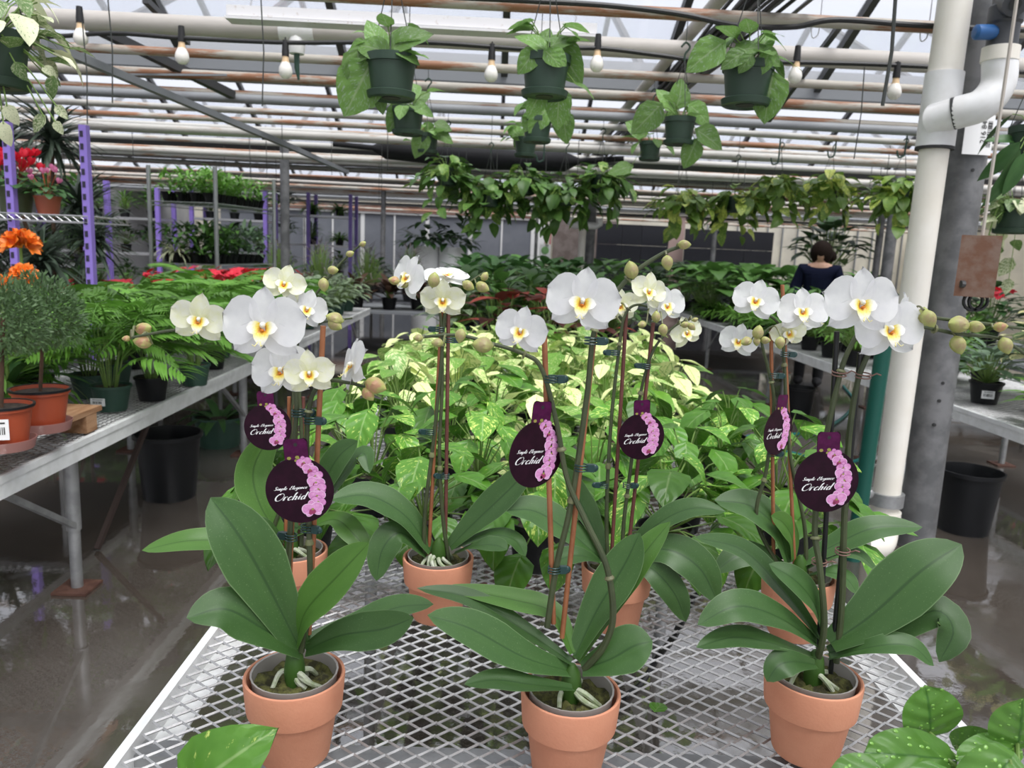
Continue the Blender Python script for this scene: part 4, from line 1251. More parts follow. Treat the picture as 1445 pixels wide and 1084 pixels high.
orchid('front middle potted orchid with a long arching spike and narrow spread leaves', (0.117, 0.906),
    [([(806, 948), (740, 928, -.03), (665, 888, -.04), (603, 868, -.05)], 0.056, (0.05, -0.7, 0.9)),
     ([(808, 972, -.02), (750, 966, -.05), (700, 960, -.06), (655, 966, -.07)], 0.036, UP),
     ([(806, 935), (745, 893, .01), (665, 845, .02), (588, 830, .02)], 0.032, (0.1, -0.6, 1)),
     ([(808, 922), (782, 866, .02), (720, 846, .03), (625, 828, .03)], 0.042, (0.2, -0.5, 1), 1),
     ([(812, 925), (842, 862, .01), (880, 800, .02), (903, 752, .03)], 0.062, (-0.8, -0.9, 0.3)),
     ([(815, 932), (868, 848, .02), (905, 788, .03), (946, 736, .04)], 0.05, (-0.85, -0.6, 0.5), 1),
     ([(822, 945), (862, 930, -.01), (895, 912, -.01), (921, 905, -.01)], 0.066, (0, -0.7, 0.9))],
    [([(825, 945), (852, 912, -.01), (865, 870, -.02), (856, 800, -.02), (826, 735, -.01), (800, 675), (786, 600), (765, 522), (740, 500), (690, 484), (645, 473), (590, 476)], 0.0048, 0.0018),
     ([(772, 885), (785, 800), (806, 710), (828, 560), (838, 470), (860, 425), (895, 385), (935, 358), (965, 346)], 0.0042, 0.0022)],
    [((781, 880), (768, 470), stakem), ((793, 900), (842, 440), stakem)],
    [(735, 468, 82, 'w', -18, 0, -10, -0.03), (822, 427, 112, 'w', -8, 0, -6, -0.05)],
    [(650, 474, 22, 'g', -100), (681, 487, 32, 'g', 175), (617, 484, 18, 'g', 180), (590, 477, 15, 'g', 180), (891, 381, 28, 'g', 110), (942, 371, 23, 'g', -80), (966, 345, 19, 'g', 0)],
    [(778, 535, 10), (834, 481, 0), (820, 660, 0), (782, 804, 5)], seed=4)
orchid('back row potted orchid right of centre with drooping leaves and dark red stakes', (0.24, 1.31),
    [([(858, 798), (805, 752, .01), (755, 722, .01), (712, 720, -.01)], 0.075, (0.1, -0.7, 1)),
     ([(855, 790), (835, 740, .03), (815, 700, .05), (800, 660, .06)], 0.06, (0.7, -1, 0.3)),
     ([(880, 790), (925, 742, -.02), (975, 718, -.03), (1024, 722, -.04)], 0.055, (0, -0.5, 1)),
     ([(882, 795), (935, 775, -.04), (985, 800, -.06), (1013, 850, -.07)], 0.075, (-0.2, -0.9, 0.8)),
     ([(880, 800), (915, 800, -.05), (950, 835, -.07), (968, 878, -.08)], 0.055, (-0.3, -0.9, 0.7)),
     ([(856, 800), (825, 785, -.03), (795, 788, -.04), (775, 800, -.05)], 0.05, UP)],
    [([(858, 800), (856, 720), (862, 600), (874, 490), (882, 445), (900, 430), (930, 440)], 0.004, 0.0018),
     ([(878, 800), (880, 740), (890, 660), (903, 560), (922, 495), (950, 462), (975, 450)], 0.004, 0.0016)],
    [((862, 800), (884, 440), stakered), ((884, 800), (922, 455), stakered)],
    [(914, 412, 66, 'c', 22, -4, -12, -0.02), (940, 432, 64, 'w', 18, 0, 10, 0.0), (874, 432, 62, 'c', 10, 0, 6, 0.02), (968, 470, 56, 'c', 18, 0, 20, 0.01), (840, 450, 50, 'w', -30, 0, 10, 0.05)],
    [(926, 447, 18, 'g', 100, -.04), (906, 458, 14, 'g', 190, -.03), (936, 466, 19, 'g', -80, -.03), (967, 458, 13, 'g', 20, -.03), (976, 461, 14, 'g', -40, -.03), (981, 451, 9, 'g', 30, -.03)],
    [(868, 498, 180), (912, 517, 170), (852, 685, 180), (885, 685, 0)], seed=5)
orchid('front right potted orchid with one broad raised leaf and black stakes', (0.457, 0.96),
    [([(1172, 908), (1230, 868, -.01), (1300, 806, -.01), (1357, 768, 0)], 0.088, (-0.45, -0.85, 0.75)),
     ([(1170, 922), (1250, 895, -.02), (1318, 862, -.02), (1345, 890, -.04), (1325, 935, -.05)], 0.058, (0.1, -0.6, 1)),
     ([(1170, 928), (1235, 912, -.04), (1285, 912, -.05), (1318, 940, -.06)], 0.036, (0, -0.6, 1)),
     ([(1152, 908), (1100, 872, -.03), (1040, 856, -.05), (984, 882, -.06)], 0.052, (0.0, -0.7, 0.9)),
     ([(1156, 900), (1108, 838, .01), (1050, 778, .02), (980, 758, .01)], 0.046, (0.2, -0.6, 1)),
     ([(1150, 928), (1090, 908, -.05), (1035, 900, -.06), (982, 914, -.07)], 0.042, UP),
     ([(1160, 890), (1148, 850, -.01), (1120, 818, -.01), (1085, 796, 0)], 0.048, (0.3, -0.7, 0.8)),
     ([(1150, 938, -.03), (1120, 934, -.06), (1098, 940, -.07), (1082, 962, -.075)], 0.04, (0.1, -0.8, 0.9))],
    [([(1150, 945), (1163, 885, -.015), (1157, 800, -.01), (1150, 745), (1160, 650), (1178, 560), (1195, 500), (1225, 455), (1265, 441), (1330, 450), (1400, 458), (1460, 466)], 0.0048, 0.0018),
     ([(1180, 935), (1188, 850), (1192, 720), (1200, 600), (1216, 520), (1245, 480), (1290, 461), (1350, 471), (1410, 478), (1450, 502)], 0.0048, 0.0018)],
    [((1153, 950), (1181, 468), stakeblack), ((1172, 950), (1214, 498), stakeblack)],
    [(1214, 430, 116, 'w', 2, 0, 0, -0.05), (1254, 466, 112, 'w', 6, -2, 6, -0.03), (1275, 440, 60, 'w', 50, 0, 0, 0.0)],
    [(1303, 447, 30, 'g', 100, -.02), (1311, 450, 28, 'g', -60, -.03), (1352, 458, 34, 'g', 175), (1378, 461, 24, 'g', -10), (1352, 487, 29, 'g', -70), (1412, 461, 20, 'p', 10), (1419, 488, 26, 'g', -70)],
    [(1184, 527, 20), (1218, 530, 0), (1156, 793, 0), (1189, 778, 0)], True, seed=6)
orchid('back right potted orchid with small blooms and an oval tag on brown stakes', (0.57, 1.30),
    [([(1112, 795), (1098, 748), (1058, 714, .01), (1008, 706, .02)], 0.075, (0.2, -0.8, 0.9)),
     ([(1118, 790), (1118, 760), (1105, 738, -.01), (1088, 728, -.02)], 0.045, (0.6, -0.9, 0.3), 1),
     ([(1128, 796), (1180, 768, -.01), (1235, 745, -.02), (1302, 744, -.02)], 0.055, (-0.1, -0.7, 0.9)),
     ([(1135, 803), (1180, 782, -.02), (1212, 784, -.03), (1238, 806, -.04)], 0.04, UP),
     ([(1108, 803), (1072, 783, -.01), (1040, 785, -.02), (1008, 808, -.03)], 0.055, (0, -0.8, 0.9)),
     ([(1138, 815), (1170, 808, -.04), (1195, 818, -.05), (1210, 838, -.06)], 0.05, UP)],
    [([(1108, 815), (1068, 735), (1082, 660), (1092, 570), (1084, 520), (1075, 480), (1088, 462), (1110, 460)], 0.004, 0.0018),
     ([(1138, 810), (1135, 740), (1115, 640), (1107, 520), (1104, 470), (1092, 450), (1070, 440)], 0.004, 0.0018)],
    [((1092, 820), (1088, 462), stakem), ((1122, 820), (1104, 402), stakem)],
    [(1066, 425, 70, 'w', -14, -4, -12, -0.03), (1132, 440, 76, 'w', -6, -4, 4, -0.02), (1112, 470, 62, 'c', 10, 6, 16, 0.0), (1042, 482, 58, 'w', -18, 0, -8, 0.0), (1150, 446, 58, 'w', 30, 0, 10, 0.02)],
    [(1070, 469, 22, 'g', 90, -.05), (1080, 480, 15, 'g', 0, -.05), (1101, 484, 19, 'g', -90, -.04), (1053, 482, 18, 'g', 200, -.05), (1068, 482, 14, 'g', -90, -.05)],
    [(1092, 530, 0), (1108, 500, 0), (1090, 640, 0)], seed=7)
make_tag(423, 692, 0.9, 'large round purple tag on the front left orchid', roll=5)
make_tag(378, 603, 1.315, 'round purple tag partly behind blooms on the back left orchid', roll=4)
make_tag(757, 641, 0.892, 'purple tag turned aslant to an oval on the front middle orchid', yaw=36, roll=-6)
make_tag(905, 616, 1.29, 'small round purple tag on the orchid right of centre in the back row', yaw=8, roll=3)
make_tag(1166, 679, 0.935, 'large round purple tag on the front right orchid', roll=3)
make_tag(1098, 609, 1.28, 'small oval purple tag on the back right orchid', yaw=36, roll=-4)

# ================================================================== pothos
def leafset(mat, nm, shape='heart', W=0.78, n=5, nu=6, nv=4, dr=(0.15, 0.5), fl=(0.05, 0.3), wave=0.02):
    r3 = random.Random(nm)
    return [leafmesh(nm, mat, 1.0, W * r3.uniform(0.9, 1.1), shape, r3.uniform(*dr), r3.uniform(*fl), nu, nv, wave=wave) for _ in range(n)]
POTHOS, MARBLE, SCIND = leafset(pothos, 'pothos_leaf'), leafset(marble, 'marble_leaf'), leafset(scind, 'satin_leaf', W=0.86)
WET, BASK, YELL, CREAM = leafset(wetleaf, 'wet_leaf', 'oval', 0.82, nu=14, nv=8, dr=(0.15, 0.3)), leafset(basketleaf, 'basket_leaf', W=0.7), leafset(yellowbasket, 'yellow_leaf', W=0.7), leafset(creamvar, 'cream_leaf', W=0.7)
NURS = MB().lathe([(0, 0), (0.045, 0), (0.058, 0.095), (0.062, 0.095), (0.062, 0.105), (0.057, 0.105), (0.055, 0.09), (0, 0.088)], 18)
NURSB, NURSG = NURS.mesh('pot', blackp), NURS.mesh('pot', greenp)
SOIL = MB().lathe([(0.056, 0.092), (0.03, 0.096), (0, 0.095)], 16).mesh('soil', soil)
def leafy(t, meshes, n, spread, h0, h1, s0, s1, r3, top=0.09, droop=(-0.7, 0.15), stem=greenstem, centre=0.0):
    """individual leaves on arching petioles"""
    o = wm(t).translation
    st = MB()
    for i in range(n):
        a = i * 2.4 + r3.uniform(-0.5, 0.5)
        f = sqrt((i + 0.5) / n)
        rad = spread * f * r3.uniform(0.75, 1.1)
        h = h1 - (h1 - h0) * f ** 1.5 * r3.uniform(0.6, 1.05)
        d = Vector((cos(a), sin(a), 0))
        p = o + d * rad + Vector((0, 0, h))
        aim = d * 1.0 + Vector((0, 0, r3.uniform(*droop) - 0.2 * f)) + Vector((r3.uniform(-.4, .4), r3.uniform(-.4, .4), 0))
        nrm = Vector((0, 0, 1)) + d * r3.uniform(0.0, 0.8)
        s = r3.uniform(s0, s1)
        place('leaf', r3.choice(meshes), t, m4(p, orient(aim, nrm), s))
        st.tube([o + Vector((d.x * centre, d.y * centre, top)), o + d * rad * 0.5 + Vector((0, 0, top + (h - top) * 0.75)), p], 0.0018, 4, caps=False)
    st.build('stems', stem, t)
ORD = ('first', 'second', 'third', 'fourth', 'fifth', 'sixth', 'seventh', 'eighth', 'ninth', 'tenth', 'eleventh', 'twelfth')
r3 = random.Random(11)
row = 0
y = 1.56
while y < 4.2:
    for c in range(5):
        x = -0.38 + c * 0.255 + (0.11 if row % 2 else 0) + r3.uniform(-0.03, 0.03)
        yy = y + r3.uniform(-0.03, 0.03)
        mar = yy > 2.35 + 0.25 * sin(c * 2.1)
        front = row == 0
        t = thing('potted_pothos', '%s pothos in the %s row behind the orchids, %s' % ('cream-marbled' if mar else 'green golden', ORD[row], ('leftmost', 'second from left', 'middle one', 'second from right', 'rightmost')[c]), 'pothos', (x, yy, TZ), 0, 'marbled pothos on the table' if mar else 'golden pothos on the table')
        W = m4((x, yy, TZ))
        place('pot', NURSB, t, W)
        place('soil', SOIL, t, W)
        leafy(t, MARBLE if mar else POTHOS, 24 if front else 25, 0.19, 0.07, 0.27 if front else r3.uniform(0.27, 0.33), 0.075, 0.115, r3)
    y += 0.29
    row += 1
# plants at the bottom edge: the wet one on the right, one leaf tip on the left
def drops(leafobj, n, seed):
    r4 = random.Random(seed)
    me = leafobj.data
    b = MB()
    for i in range(n):
        p = me.polygons[r4.randrange(len(me.polygons))].center
        b.blob(p, r4.uniform(0.01, 0.032), 1, 1.15, 0.4, 10, 6)
    stuff(b.build('water_drops', dropm, leafobj, local=True))
fx = PZ(1330, 1170, TZ)
t = thing('potted_pothos', 'wet bright green pothos at the bottom right corner, beaded with water', 'pothos', (0.52, 0.64, TZ))
place('pot', NURSB, t, m4((0.52, 0.64, TZ)))
place('soil', SOIL, t, m4((0.52, 0.64, TZ)))
st = MB()
for i, (bp, tp, s, nh, Y) in enumerate((((1312, 1034), (1320, 955), (0.074, 0.056, 0.06), (-0.1, -1, 0.5), 0.74), ((1338, 1072), (1212, 1056), (0.06, 0.094, 0.07), (0.05, -0.8, 0.75), 0.7), ((1240, 1086), (1190, 1120), 0.06, (0, -0.5, 1), 0.68), ((1436, 1050), (1452, 990), (0.07, 0.055, 0.06), (-0.3, -0.8, 0.6), 0.7), ((1432, 1056), (1345, 1066), (0.045, 0.068, 0.06), (0, -0.6, 1), 0.7), ((1425, 1072), (1380, 1130), 0.07, (0.1, -0.7, 0.8), 0.66), ((1330, 1092), (1300, 1140), 0.06, (0, -0.6, 0.9), 0.66), ((1350, 1052), (1375, 1048), (0.04, 0.05, 0.05), (0, -0.8, 0.6), 0.74))):
    a, e = PX(bp[0], bp[1], Y), PX(tp[0], tp[1], Y - 0.02)
    o = place('leaf', WET[i % 5], t, m4(a, orient(e - a, nh), s))
    drops(o, 26, i)
    st.tube([(0.52, 0.64, TZ + 0.09), ((a.x + 0.52) / 2, (a.y + 0.64) / 2, (a.z + TZ + 0.16) / 2), a], 0.002, 6)
st.build('stems', greenstem, t)
t = thing('potted_pothos', 'yellow-flecked green leaf tip poking in at the bottom left of the table', 'pothos', (-0.3, 0.66, TZ))
place('pot', NURSB, t, m4((-0.3, 0.66, TZ)))
place('soil', SOIL, t, m4((-0.3, 0.66, TZ)))
a, e = PX(265, 1118, 0.76), PX(372, 1030, 0.76)
place('leaf', POTHOS[0], t, m4(a, orient(e - a, (0.1, -0.8, 0.7)), 0.115))
b = MB().tube([(-0.3, 0.66, TZ + 0.09), a], 0.002, 6)
b.build('stems', greenstem, t)
# fallen leaf on the mesh
q = PZ(925, 1003, TZ + 0.006)
o = place('fallen_leaf', POTHOS[1], None, m4(q, orient((0.5, 0.8, 0.02), (0, 0, 1)), 0.036))
tag(o, 'small yellow-green fallen leaf lying on the table mesh', 'leaf')
r3 = random.Random(4)

# ================================================================== hanging pots
HANG = MB().lathe([(0.0, 0.006), (0.064, 0.006), (0.068, 0.0), (0.075, 0.004), (0.079, 0.022), (0.0765, 0.024), (0.07, 0.015), (0.0635, 0.018), (0.076, 0.108), (0.082, 0.109), (0.083, 0.134), (0.078, 0.135), (0.075, 0.11), (0, 0.108)], 28).mesh('pot', hangp)
HDARK = MB().lathe([(0.0, 0.007), (0.03, 0.007), (0.03, 0.004), (0, 0.004)], 14).mesh('drain_recess', inkblack)
HSOIL = MB().lathe([(0.075, 0.115), (0.04, 0.12), (0, 0.12)], 16).mesh('soil', soil)
def hanger(t, o, s, top):
    for k_ in range(3):
        a = k_ * 2.094 + 0.6
        MB().tube([o + Vector((0.08 * s * cos(a), 0.08 * s * sin(a), 0.125 * s)), o + Vector((0, 0, 0.42 * s))], 0.0018, 5).build('hanger_wire', wirem, t)
    zz = o.z + 0.42 * s
    MB().tube([(o.x, o.y, zz - 0.01), (o.x, o.y, zz + 0.02), (o.x + 0.02, o.y, zz + 0.05), (o.x, o.y, zz + 0.07), (o.x - 0.02, o.y, zz + 0.05)], 0.005, 6, smooth=14).build('hook', hangp, t)
    if top > zz + 0.07:
        MB().tube([(o.x, o.y, zz + 0.065), (o.x, o.y, top)], 0.002, 5).build('suspension_wire', wirem, t)
def hanging(lab, px, pyb, Y, s, leaves, group, meshes, top, n=0, seed=0, nspread=0.13, sz=(0.08, 0.12), vines=0):
    r4 = random.Random(seed)
    o = PX(px, pyb, Y)
    t = thing('hanging_plant', lab, 'hanging plant', o, 0, group)
    pt = place('pot', HANG, t, m4(o, None, s))
    place('drain_recess', HDARK, pt, m4(o, None, s))
    place('soil', HSOIL, pt, m4(o, None, s))
    hanger(t, o, s, top)
    st = MB()
    c0 = o + Vector((0, 0, 0.115 * s))
    for (ax, ay), (bx, by), L, nh, dy in leaves:
        a, e = PX(ax, ay, Y + dy), PX(bx, by, Y + dy)
        place('leaf', r4.choice(meshes), t, m4(a, orient(e - a, nh), (e - a).length * L * 1.12))
        st.tube([c0, c0.lerp(a, 0.5) + Vector((0, 0, 0.02)), a], 0.002, 5, smooth=8)
    for i in range(n):
        an = r4.uniform(0, 6.28)
        rr = nspread * s * r4.uniform(0.25, 1.0)
        d = Vector((cos(an), sin(an), 0))
        a = o + d * rr + Vector((0, 0, 0.14 * s + r4.uniform(-0.02, 0.1) * s - max(0, rr - 0.08 * s) * 0.8))
        aim = d + Vector((0, 0, r4.uniform(-1.0, 0.5)))
        place('leaf', r4.choice(meshes), t, m4(a, orient(aim, Vector((0, 0, 1)) + d * 0.8), r4.uniform(*sz) * s))
        st.tube([c0, c0.lerp(a, 0.6) + Vector((0, 0, 0.02)), a], 0.002, 4)
    for v in range(vines):
        an = r4.uniform(0, 6.28)
        d = Vector((cos(an), sin(an), 0))
        L = r4.uniform(0.12, 0.32) * s
        pts = [c0 + d * 0.05 * s, o + d * 0.1 * s + Vector((0, 0, 0.13 * s)), o + d * 0.14 * s + Vector((0, 0, 0.1 * s - L * 0.4)), o + d * 0.15 * s + Vector((0, 0, 0.1 * s - L))]
        st.tube(pts, 0.002, 4, smooth=10)
        for q in catmull(pts, 7)[2:]:
            aim = Vector((r4.uniform(-1, 1), r4.uniform(-1, 1), -0.8)) + d
            place('leaf', r4.choice(meshes), t, m4(q, orient(aim, d + Vector((0, 0, 0.4))), r4.uniform(*sz) * s))
    st.build('stems', greenstem, t)
    return t
G1 = 'green pots of satin pothos hanging from the pipes'
CF = (0, -1, 0.35)
hanging('nearest hanging satin pothos at left, broad leaves trailing on its left side', 552, 141, 2.6, 1.0,
    [((530, 70), (498, 78), 1.05, (0, -1, .8), -.03), ((538, 68), (522, 32), 1.1, (0.3, -1, .2), 0), ((545, 74), (500, 55), .95, CF, -.04), ((556, 66), (604, 42), 1.0, (-.3, -1, .6), -.05), ((556, 60), (572, 34), 1.0, (-.6, -1, .1), 0), ((560, 70), (592, 84), 1.0, (-.2, -.7, 1), -.06), ((505, 72), (507, 125), 1.0, (.4, -1, .2), -.02), ((522, 92), (488, 155), 1.05, (.3, -1, .3), -.02), ((530, 128), (545, 160), .9, (.5, -.6, .3), .05), ((515, 60), (484, 70), .8, (0, -1, .6), .02), ((512, 45), (488, 42), .8, (0, -.4, 1), .05)], G1, SCIND, 2.7, n=9, seed=1, nspread=0.08, sz=(0.07, 0.09))
hanging('nearest hanging satin pothos in the middle, leaves drooping over its right side', 768, 139, 2.6, 0.97,
    [((768, 70), (745, 50), 1.5, (0, -.8, 1), -.05), ((775, 66), (808, 48), 1.1, (-.2, -.9, .8), -.04), ((756, 72), (733, 98), 1.1, (.3, -1, .5), -.06), ((785, 60), (812, 108), 1.15, (-.7, -1, .2), 0), ((778, 72), (800, 90), 1.0, (-.3, -1, .3), -.08), ((765, 68), (775, 40), 1.0, CF, 0), ((762, 130), (748, 165), 1.0, (.5, -1, .2), .05), ((790, 128), (785, 170), 1.2, (-.4, -1, .3), .06), ((812, 118), (846, 132), .9, (0, -.4, 1), -.02), ((770, 72), (785, 86), 1.4, (-.2, -1, .2), -.09)], G1, SCIND, 2.7, n=9, seed=2, nspread=0.08, sz=(0.07, 0.09))
hanging('nearest hanging satin pothos at right, one big pale leaf rising on the left', 1051, 151, 2.6, 1.0,
    [((1018, 62), (974, 92), 1.05, (.3, -1, .5), -.04), ((1040, 72), (1084, 60), 1.0, (0, -.8, .8), -.05), ((1068, 72), (1092, 46), 1.0, (-.5, -1, .2), 0), ((1050, 74), (1024, 88), 1.2, (.2, -.9, .6), -.07), ((1075, 74), (1100, 88), 1.1, (-.3, -1, .5), -.05), ((1090, 78), (1132, 90), 1.0, (0, -.4, 1), 0), ((1090, 108), (1078, 165), 1.05, (-.5, -1, .3), -.02), ((1020, 82), (996, 88), 1.0, UC, .03), ((1060, 78), (1050, 92), 1.6, CF, -.09), ((1085, 74), (1078, 96), 1.3, CF, -.08)], G1, SCIND, 2.7, n=9, seed=3, nspread=0.08, sz=(0.07, 0.09))
hanging('second hanging satin pothos behind the left one', 575, 191, 3.73, 0.93,
    [((585, 145), (600, 132), 1.3, CF, 0), ((570, 150), (552, 178), 1.2, (.3, -1, .3), -.02), ((585, 150), (612, 158), 1.0, UC, -.05)], G1, SCIND, 2.45, n=9, seed=4, sz=(0.07, 0.1))
hanging('second hanging satin pothos behind the middle one', 757, 202, 3.73, 0.86,
    [((770, 155), (752, 180), 1.2, (.3, -1, .3), -.07), ((790, 150), (800, 172), 1.1, CF, -.06), ((795, 160), (798, 200), 1.0, (-.4, -1, .2), -.02), ((750, 160), (742, 180), 1.2, CF, -.05)], G1, SCIND, 2.45, n=9, seed=5, sz=(0.07, 0.1))
hanging('second hanging satin pothos behind the right one', 957, 205, 3.73, 0.92,
    [((930, 150), (895, 185), 1.0, (.3, -1, .4), -.05), ((955, 150), (968, 110), 1.0, (.3, -1, .2), 0), ((975, 150), (1002, 172), 1.0, CF, -.03), ((985, 185), (1010, 200), 1.4, (-.1, -1, .5), -.03), ((982, 200), (968, 232), 1.1, (0, -1, .4), -.03), ((950, 155), (935, 125), 1.1, (.4, -1, .3), 0)], G1, SCIND, 2.45, n=7, seed=6, sz=(0.08, 0.11))
hanging('third hanging satin pothos in the left line', 602, 217, 4.97, 0.9, [((600, 190), (590, 210), 1.5, CF, -.06), ((610, 185), (640, 195), 1.0, UC, -.04), ((615, 175), (635, 180), 1.1, UC, -.03)], G1, SCIND, 2.45, n=9, seed=7, sz=(0.09, 0.12))
hanging('third hanging satin pothos in the middle line', 741, 222, 4.97, 0.88, [((735, 195), (722, 180), 1.3, CF, -.05)], G1, SCIND, 2.45, n=9, seed=8, sz=(0.08, 0.11))
hanging('third hanging satin pothos in the right line', 916, 227, 4.97, 0.86, [((910, 190), (892, 175), 1.3, CF, -.05), ((890, 235), (865, 240), 1.2, UC, -.04)], G1, SCIND, 2.45, n=9, seed=9, sz=(0.09, 0.12))
G2 = 'leafy pothos baskets in the far middle row'
for i, (px, py, lab) in enumerate(((630, 262, 'leftmost leafy basket of the far middle row, with a white label'), (690, 292, 'low trailing basket second from left in the far middle row'), (740, 275, 'large leafy basket in the centre of the far middle row'), (795, 290, 'low trailing basket fourth in the far middle row'), (846, 272, 'leafy basket at the right end of the far middle row'))):
    hanging(lab, px, py, 6.21, 1.0, [], G2, BASK, 2.45, n=70, seed=20 + i, nspread=0.27, sz=(0.09, 0.14), vines=10)
G3 = 'yellow-green pothos baskets in the far right row'
for i, (px, py, lab) in enumerate(((962, 300, 'yellow-green basket at the left end of the far right row'), (1035, 300, 'yellow-green basket second in the far right row'), (1096, 283, 'yellow-green basket with white label third in the far right row'), (1168, 280, 'bushy yellow-green basket fourth in the far right row'), (1268, 285, 'yellow-green basket beside the near drain pipe'))):
    hanging(lab, px, py, 6.83 if i < 4 else 6.21, 1.0, [], G3, YELL, 2.45, n=64, seed=30 + i, nspread=0.28, sz=(0.09, 0.15), vines=9)
    if i in (2,):
        o = PX(1095, 281, 6.75)
hanging('cream-variegated hanging pothos cut off by the left edge, vines trailing down', -6, 126, 2.1, 1.05, [((10, 150), (22, 175), 1.0, CF, -.05), ((5, 175), (10, 205), 1.0, CF, -.05), ((22, 90), (35, 112), 1.0, CF, -.05), ((62, 95), (80, 108), .9, UC, 0), ((75, 110), (70, 140), .9, CF, 0), ((80, 150), (95, 168), .9, CF, 0), ((62, 165), (42, 186), .9, CF, 0), ((78, 172), (88, 190), .9, CF, 0)], None, CREAM, 2.7, n=64, seed=40, nspread=0.17, sz=(0.055, 0.085))
hanging('dark staghorn-leaved hanging plant at the upper right edge', 1452, 232, 2.9, 1.0, [((1440, 200), (1392, 250), 1.0, (.2, -1, .4), -.05), ((1440, 210), (1405, 290), 1.0, (.3, -1, .2), -.08), ((1440, 200), (1400, 190), 1.0, UC, 0), ((1445, 215), (1425, 272), 1.0, CF, -.1)], None, leafset(darkgreen, 'staghorn_leaf', 'lance', 0.32), 2.6, n=6, seed=41, sz=(0.12, 0.18))
hanging('pale variegated hanging plant behind the counterweight cord', 1425, 330, 4.35, 1.2, [], None, CREAM, 2.45, n=40, seed=42, nspread=0.2, sz=(0.06, 0.1), vines=6)

# ================================================================== plants on the benches
def frondmesh(seed, mat, pairs=13, ll=0.42, droop=0.6, lw=0.05):
    r4 = random.Random(seed)
    b = MB()
    N = 24
    spine = []
    for i in range(N + 1):
        a = droop * 2 * i / N
        spine.append(Vector((0, sin(a) / (2 * droop), -(1 - cos(a)) / (2 * droop))))
    b.tube(spine, [0.012, 0.003], 4, caps=False)
    for i in range(pairs):
        u = 0.28 + 0.7 * i / (pairs - 1)
        p = spine[int(u * N)]
        L = ll * sin(pi * (0.18 + 0.72 * (i / (pairs - 1)))) * r4.uniform(0.85, 1.1)
        for s in (-1, 1):
            d = Vector((s * 0.8, 0.75 - 0.2 * u, -0.25 - 0.35 * u + r4.uniform(-.15, .15)))
            leaf_into(b, L, lw, 'lance', 0.35, 0.1, 3, 2, mat=m4(p, orient(d, (0, 0.2, 1))))
    return b.mesh('frond', mat)
PALMF = [frondmesh(i, palm, 16, 0.4, 0.7, 0.036) for i in range(6)]
def bigpot(r, h, mat):
    return MB().lathe([(0, 0), (r * 0.74, 0), (r * 0.95, h * 0.9), (r * 1.02, h * 0.9), (r * 1.02, h), (r * 0.95, h), (r * 0.92, h * 0.88), (0, h * 0.86)], 24).mesh('pot', mat)
def soilfor(r, h):
    return MB().lathe([(r * 0.93, h * 0.9), (0, h * 0.92)], 16).mesh('soil', soil)
def sticker(t, c, w, h, nrm=(0, -1, 0.1), lines=True):
    R3 = orient((0, 0, 1), nrm)
    s = MB().box(c, (w, h, 0.002), R3).build('price_label', paper, t, False)
    if lines:
        b = MB()
        x = -w * 0.32
        while x < w * 0.32:
            ww = RND.choice((0.02, 0.035, 0.05)) * w
            b.box(Vector(c) + R3 @ Vector((x, -h * 0.05, 0.0016)), (ww, h * 0.36, 0.001), R3)
            x += ww + RND.choice((0.03, 0.05)) * w
        b.box(Vector(c) + R3 @ Vector((0, h * 0.33, 0.0016)), (w * 0.7, h * 0.07, 0.001), R3)
        b.build('bar_code', inkblack, s, False)
def palm_plant(lab, loc, potmat, r=0.08, h=0.105, n=15, L=0.42, seed=0, label=False, group='parlour palms on the left bench'):
    r4 = random.Random(seed)
    t = thing('potted_palm', lab, 'palm', loc, 0, group)
    o = Vector(loc)
    place('pot', bigpot(r, h, potmat), t, m4(o))
    place('soil', soilfor(r, h), t, m4(o))
    st = MB()
    for i in range(n):
        a = i * 2.4 + r4.uniform(-.3, .3)
        d = Vector((cos(a), sin(a), 0))
        base = o + d * r * 0.3 + Vector((0, 0, h * 0.9))
        hh = r4.uniform(0.06, 0.3)
        p = base + d * 0.03 + Vector((0, 0, hh))
        st.tube([base, p], 0.0022, 4, caps=False)
        aim = d * r4.uniform(0.45, 1.0) + Vector((0, 0, r4.uniform(0.5, 1.3)))
        place('frond', r4.choice(PALMF), t, m4(p, orient(aim, Vector((0, 0, 1)) - d * 0.3), L * r4.uniform(0.8, 1.15)))
    st.build('canes', greenstem, t)
    if label:
        sticker(t, o + Vector((-0.02, -r * 0.93, h * 0.42)), 0.06, 0.032)
    return t
E0 = PZ(160, 578, LZ)
PL = [(PZ(158, 578, LZ), greenp, 0.082, 'parlour palm in a green pot with a white price label, nearest the rail', True),
      (PZ(215, 564, LZ), blackp, 0.075, 'parlour palm in a black pot at the front edge of the left bench', False),
      (PZ(275, 543, LZ), greenp, 0.078, 'parlour palm in a small green pot next along the left bench rail', False),
      (PZ(128, 560, LZ), greenp, 0.085, 'parlour palm in a green pot behind the labelled one', False),
      (PZ(302, 520, LZ), blackp, 0.07, 'parlour palm in a black pot below the large white blooms', False),
      (Vector((-1.9, 3.85, LZ)), greenp, 0.08, 'parlour palm in the second row beside the rail of the left bench', False),
      (Vector((-1.75, 4.9, LZ)), greenp, 0.08, 'parlour palm further along the left bench behind the big bloom', False),
      (Vector((-2.05, 4.35, LZ)), blackp, 0.08, 'parlour palm at the back of the left bench near the purple post', False),
      (Vector((-1.95, 5.4, LZ)), greenp, 0.08, 'parlour palm in front of the red flowers on the left bench', False),
      (Vector((-2.15, 5.0, LZ)), blackp, 0.08, 'parlour palm right of the purple post at the back of the bench', False),
      (Vector((-1.7, 5.7, LZ)), blackp, 0.08, 'last parlour palm of the row along the left bench', False)]
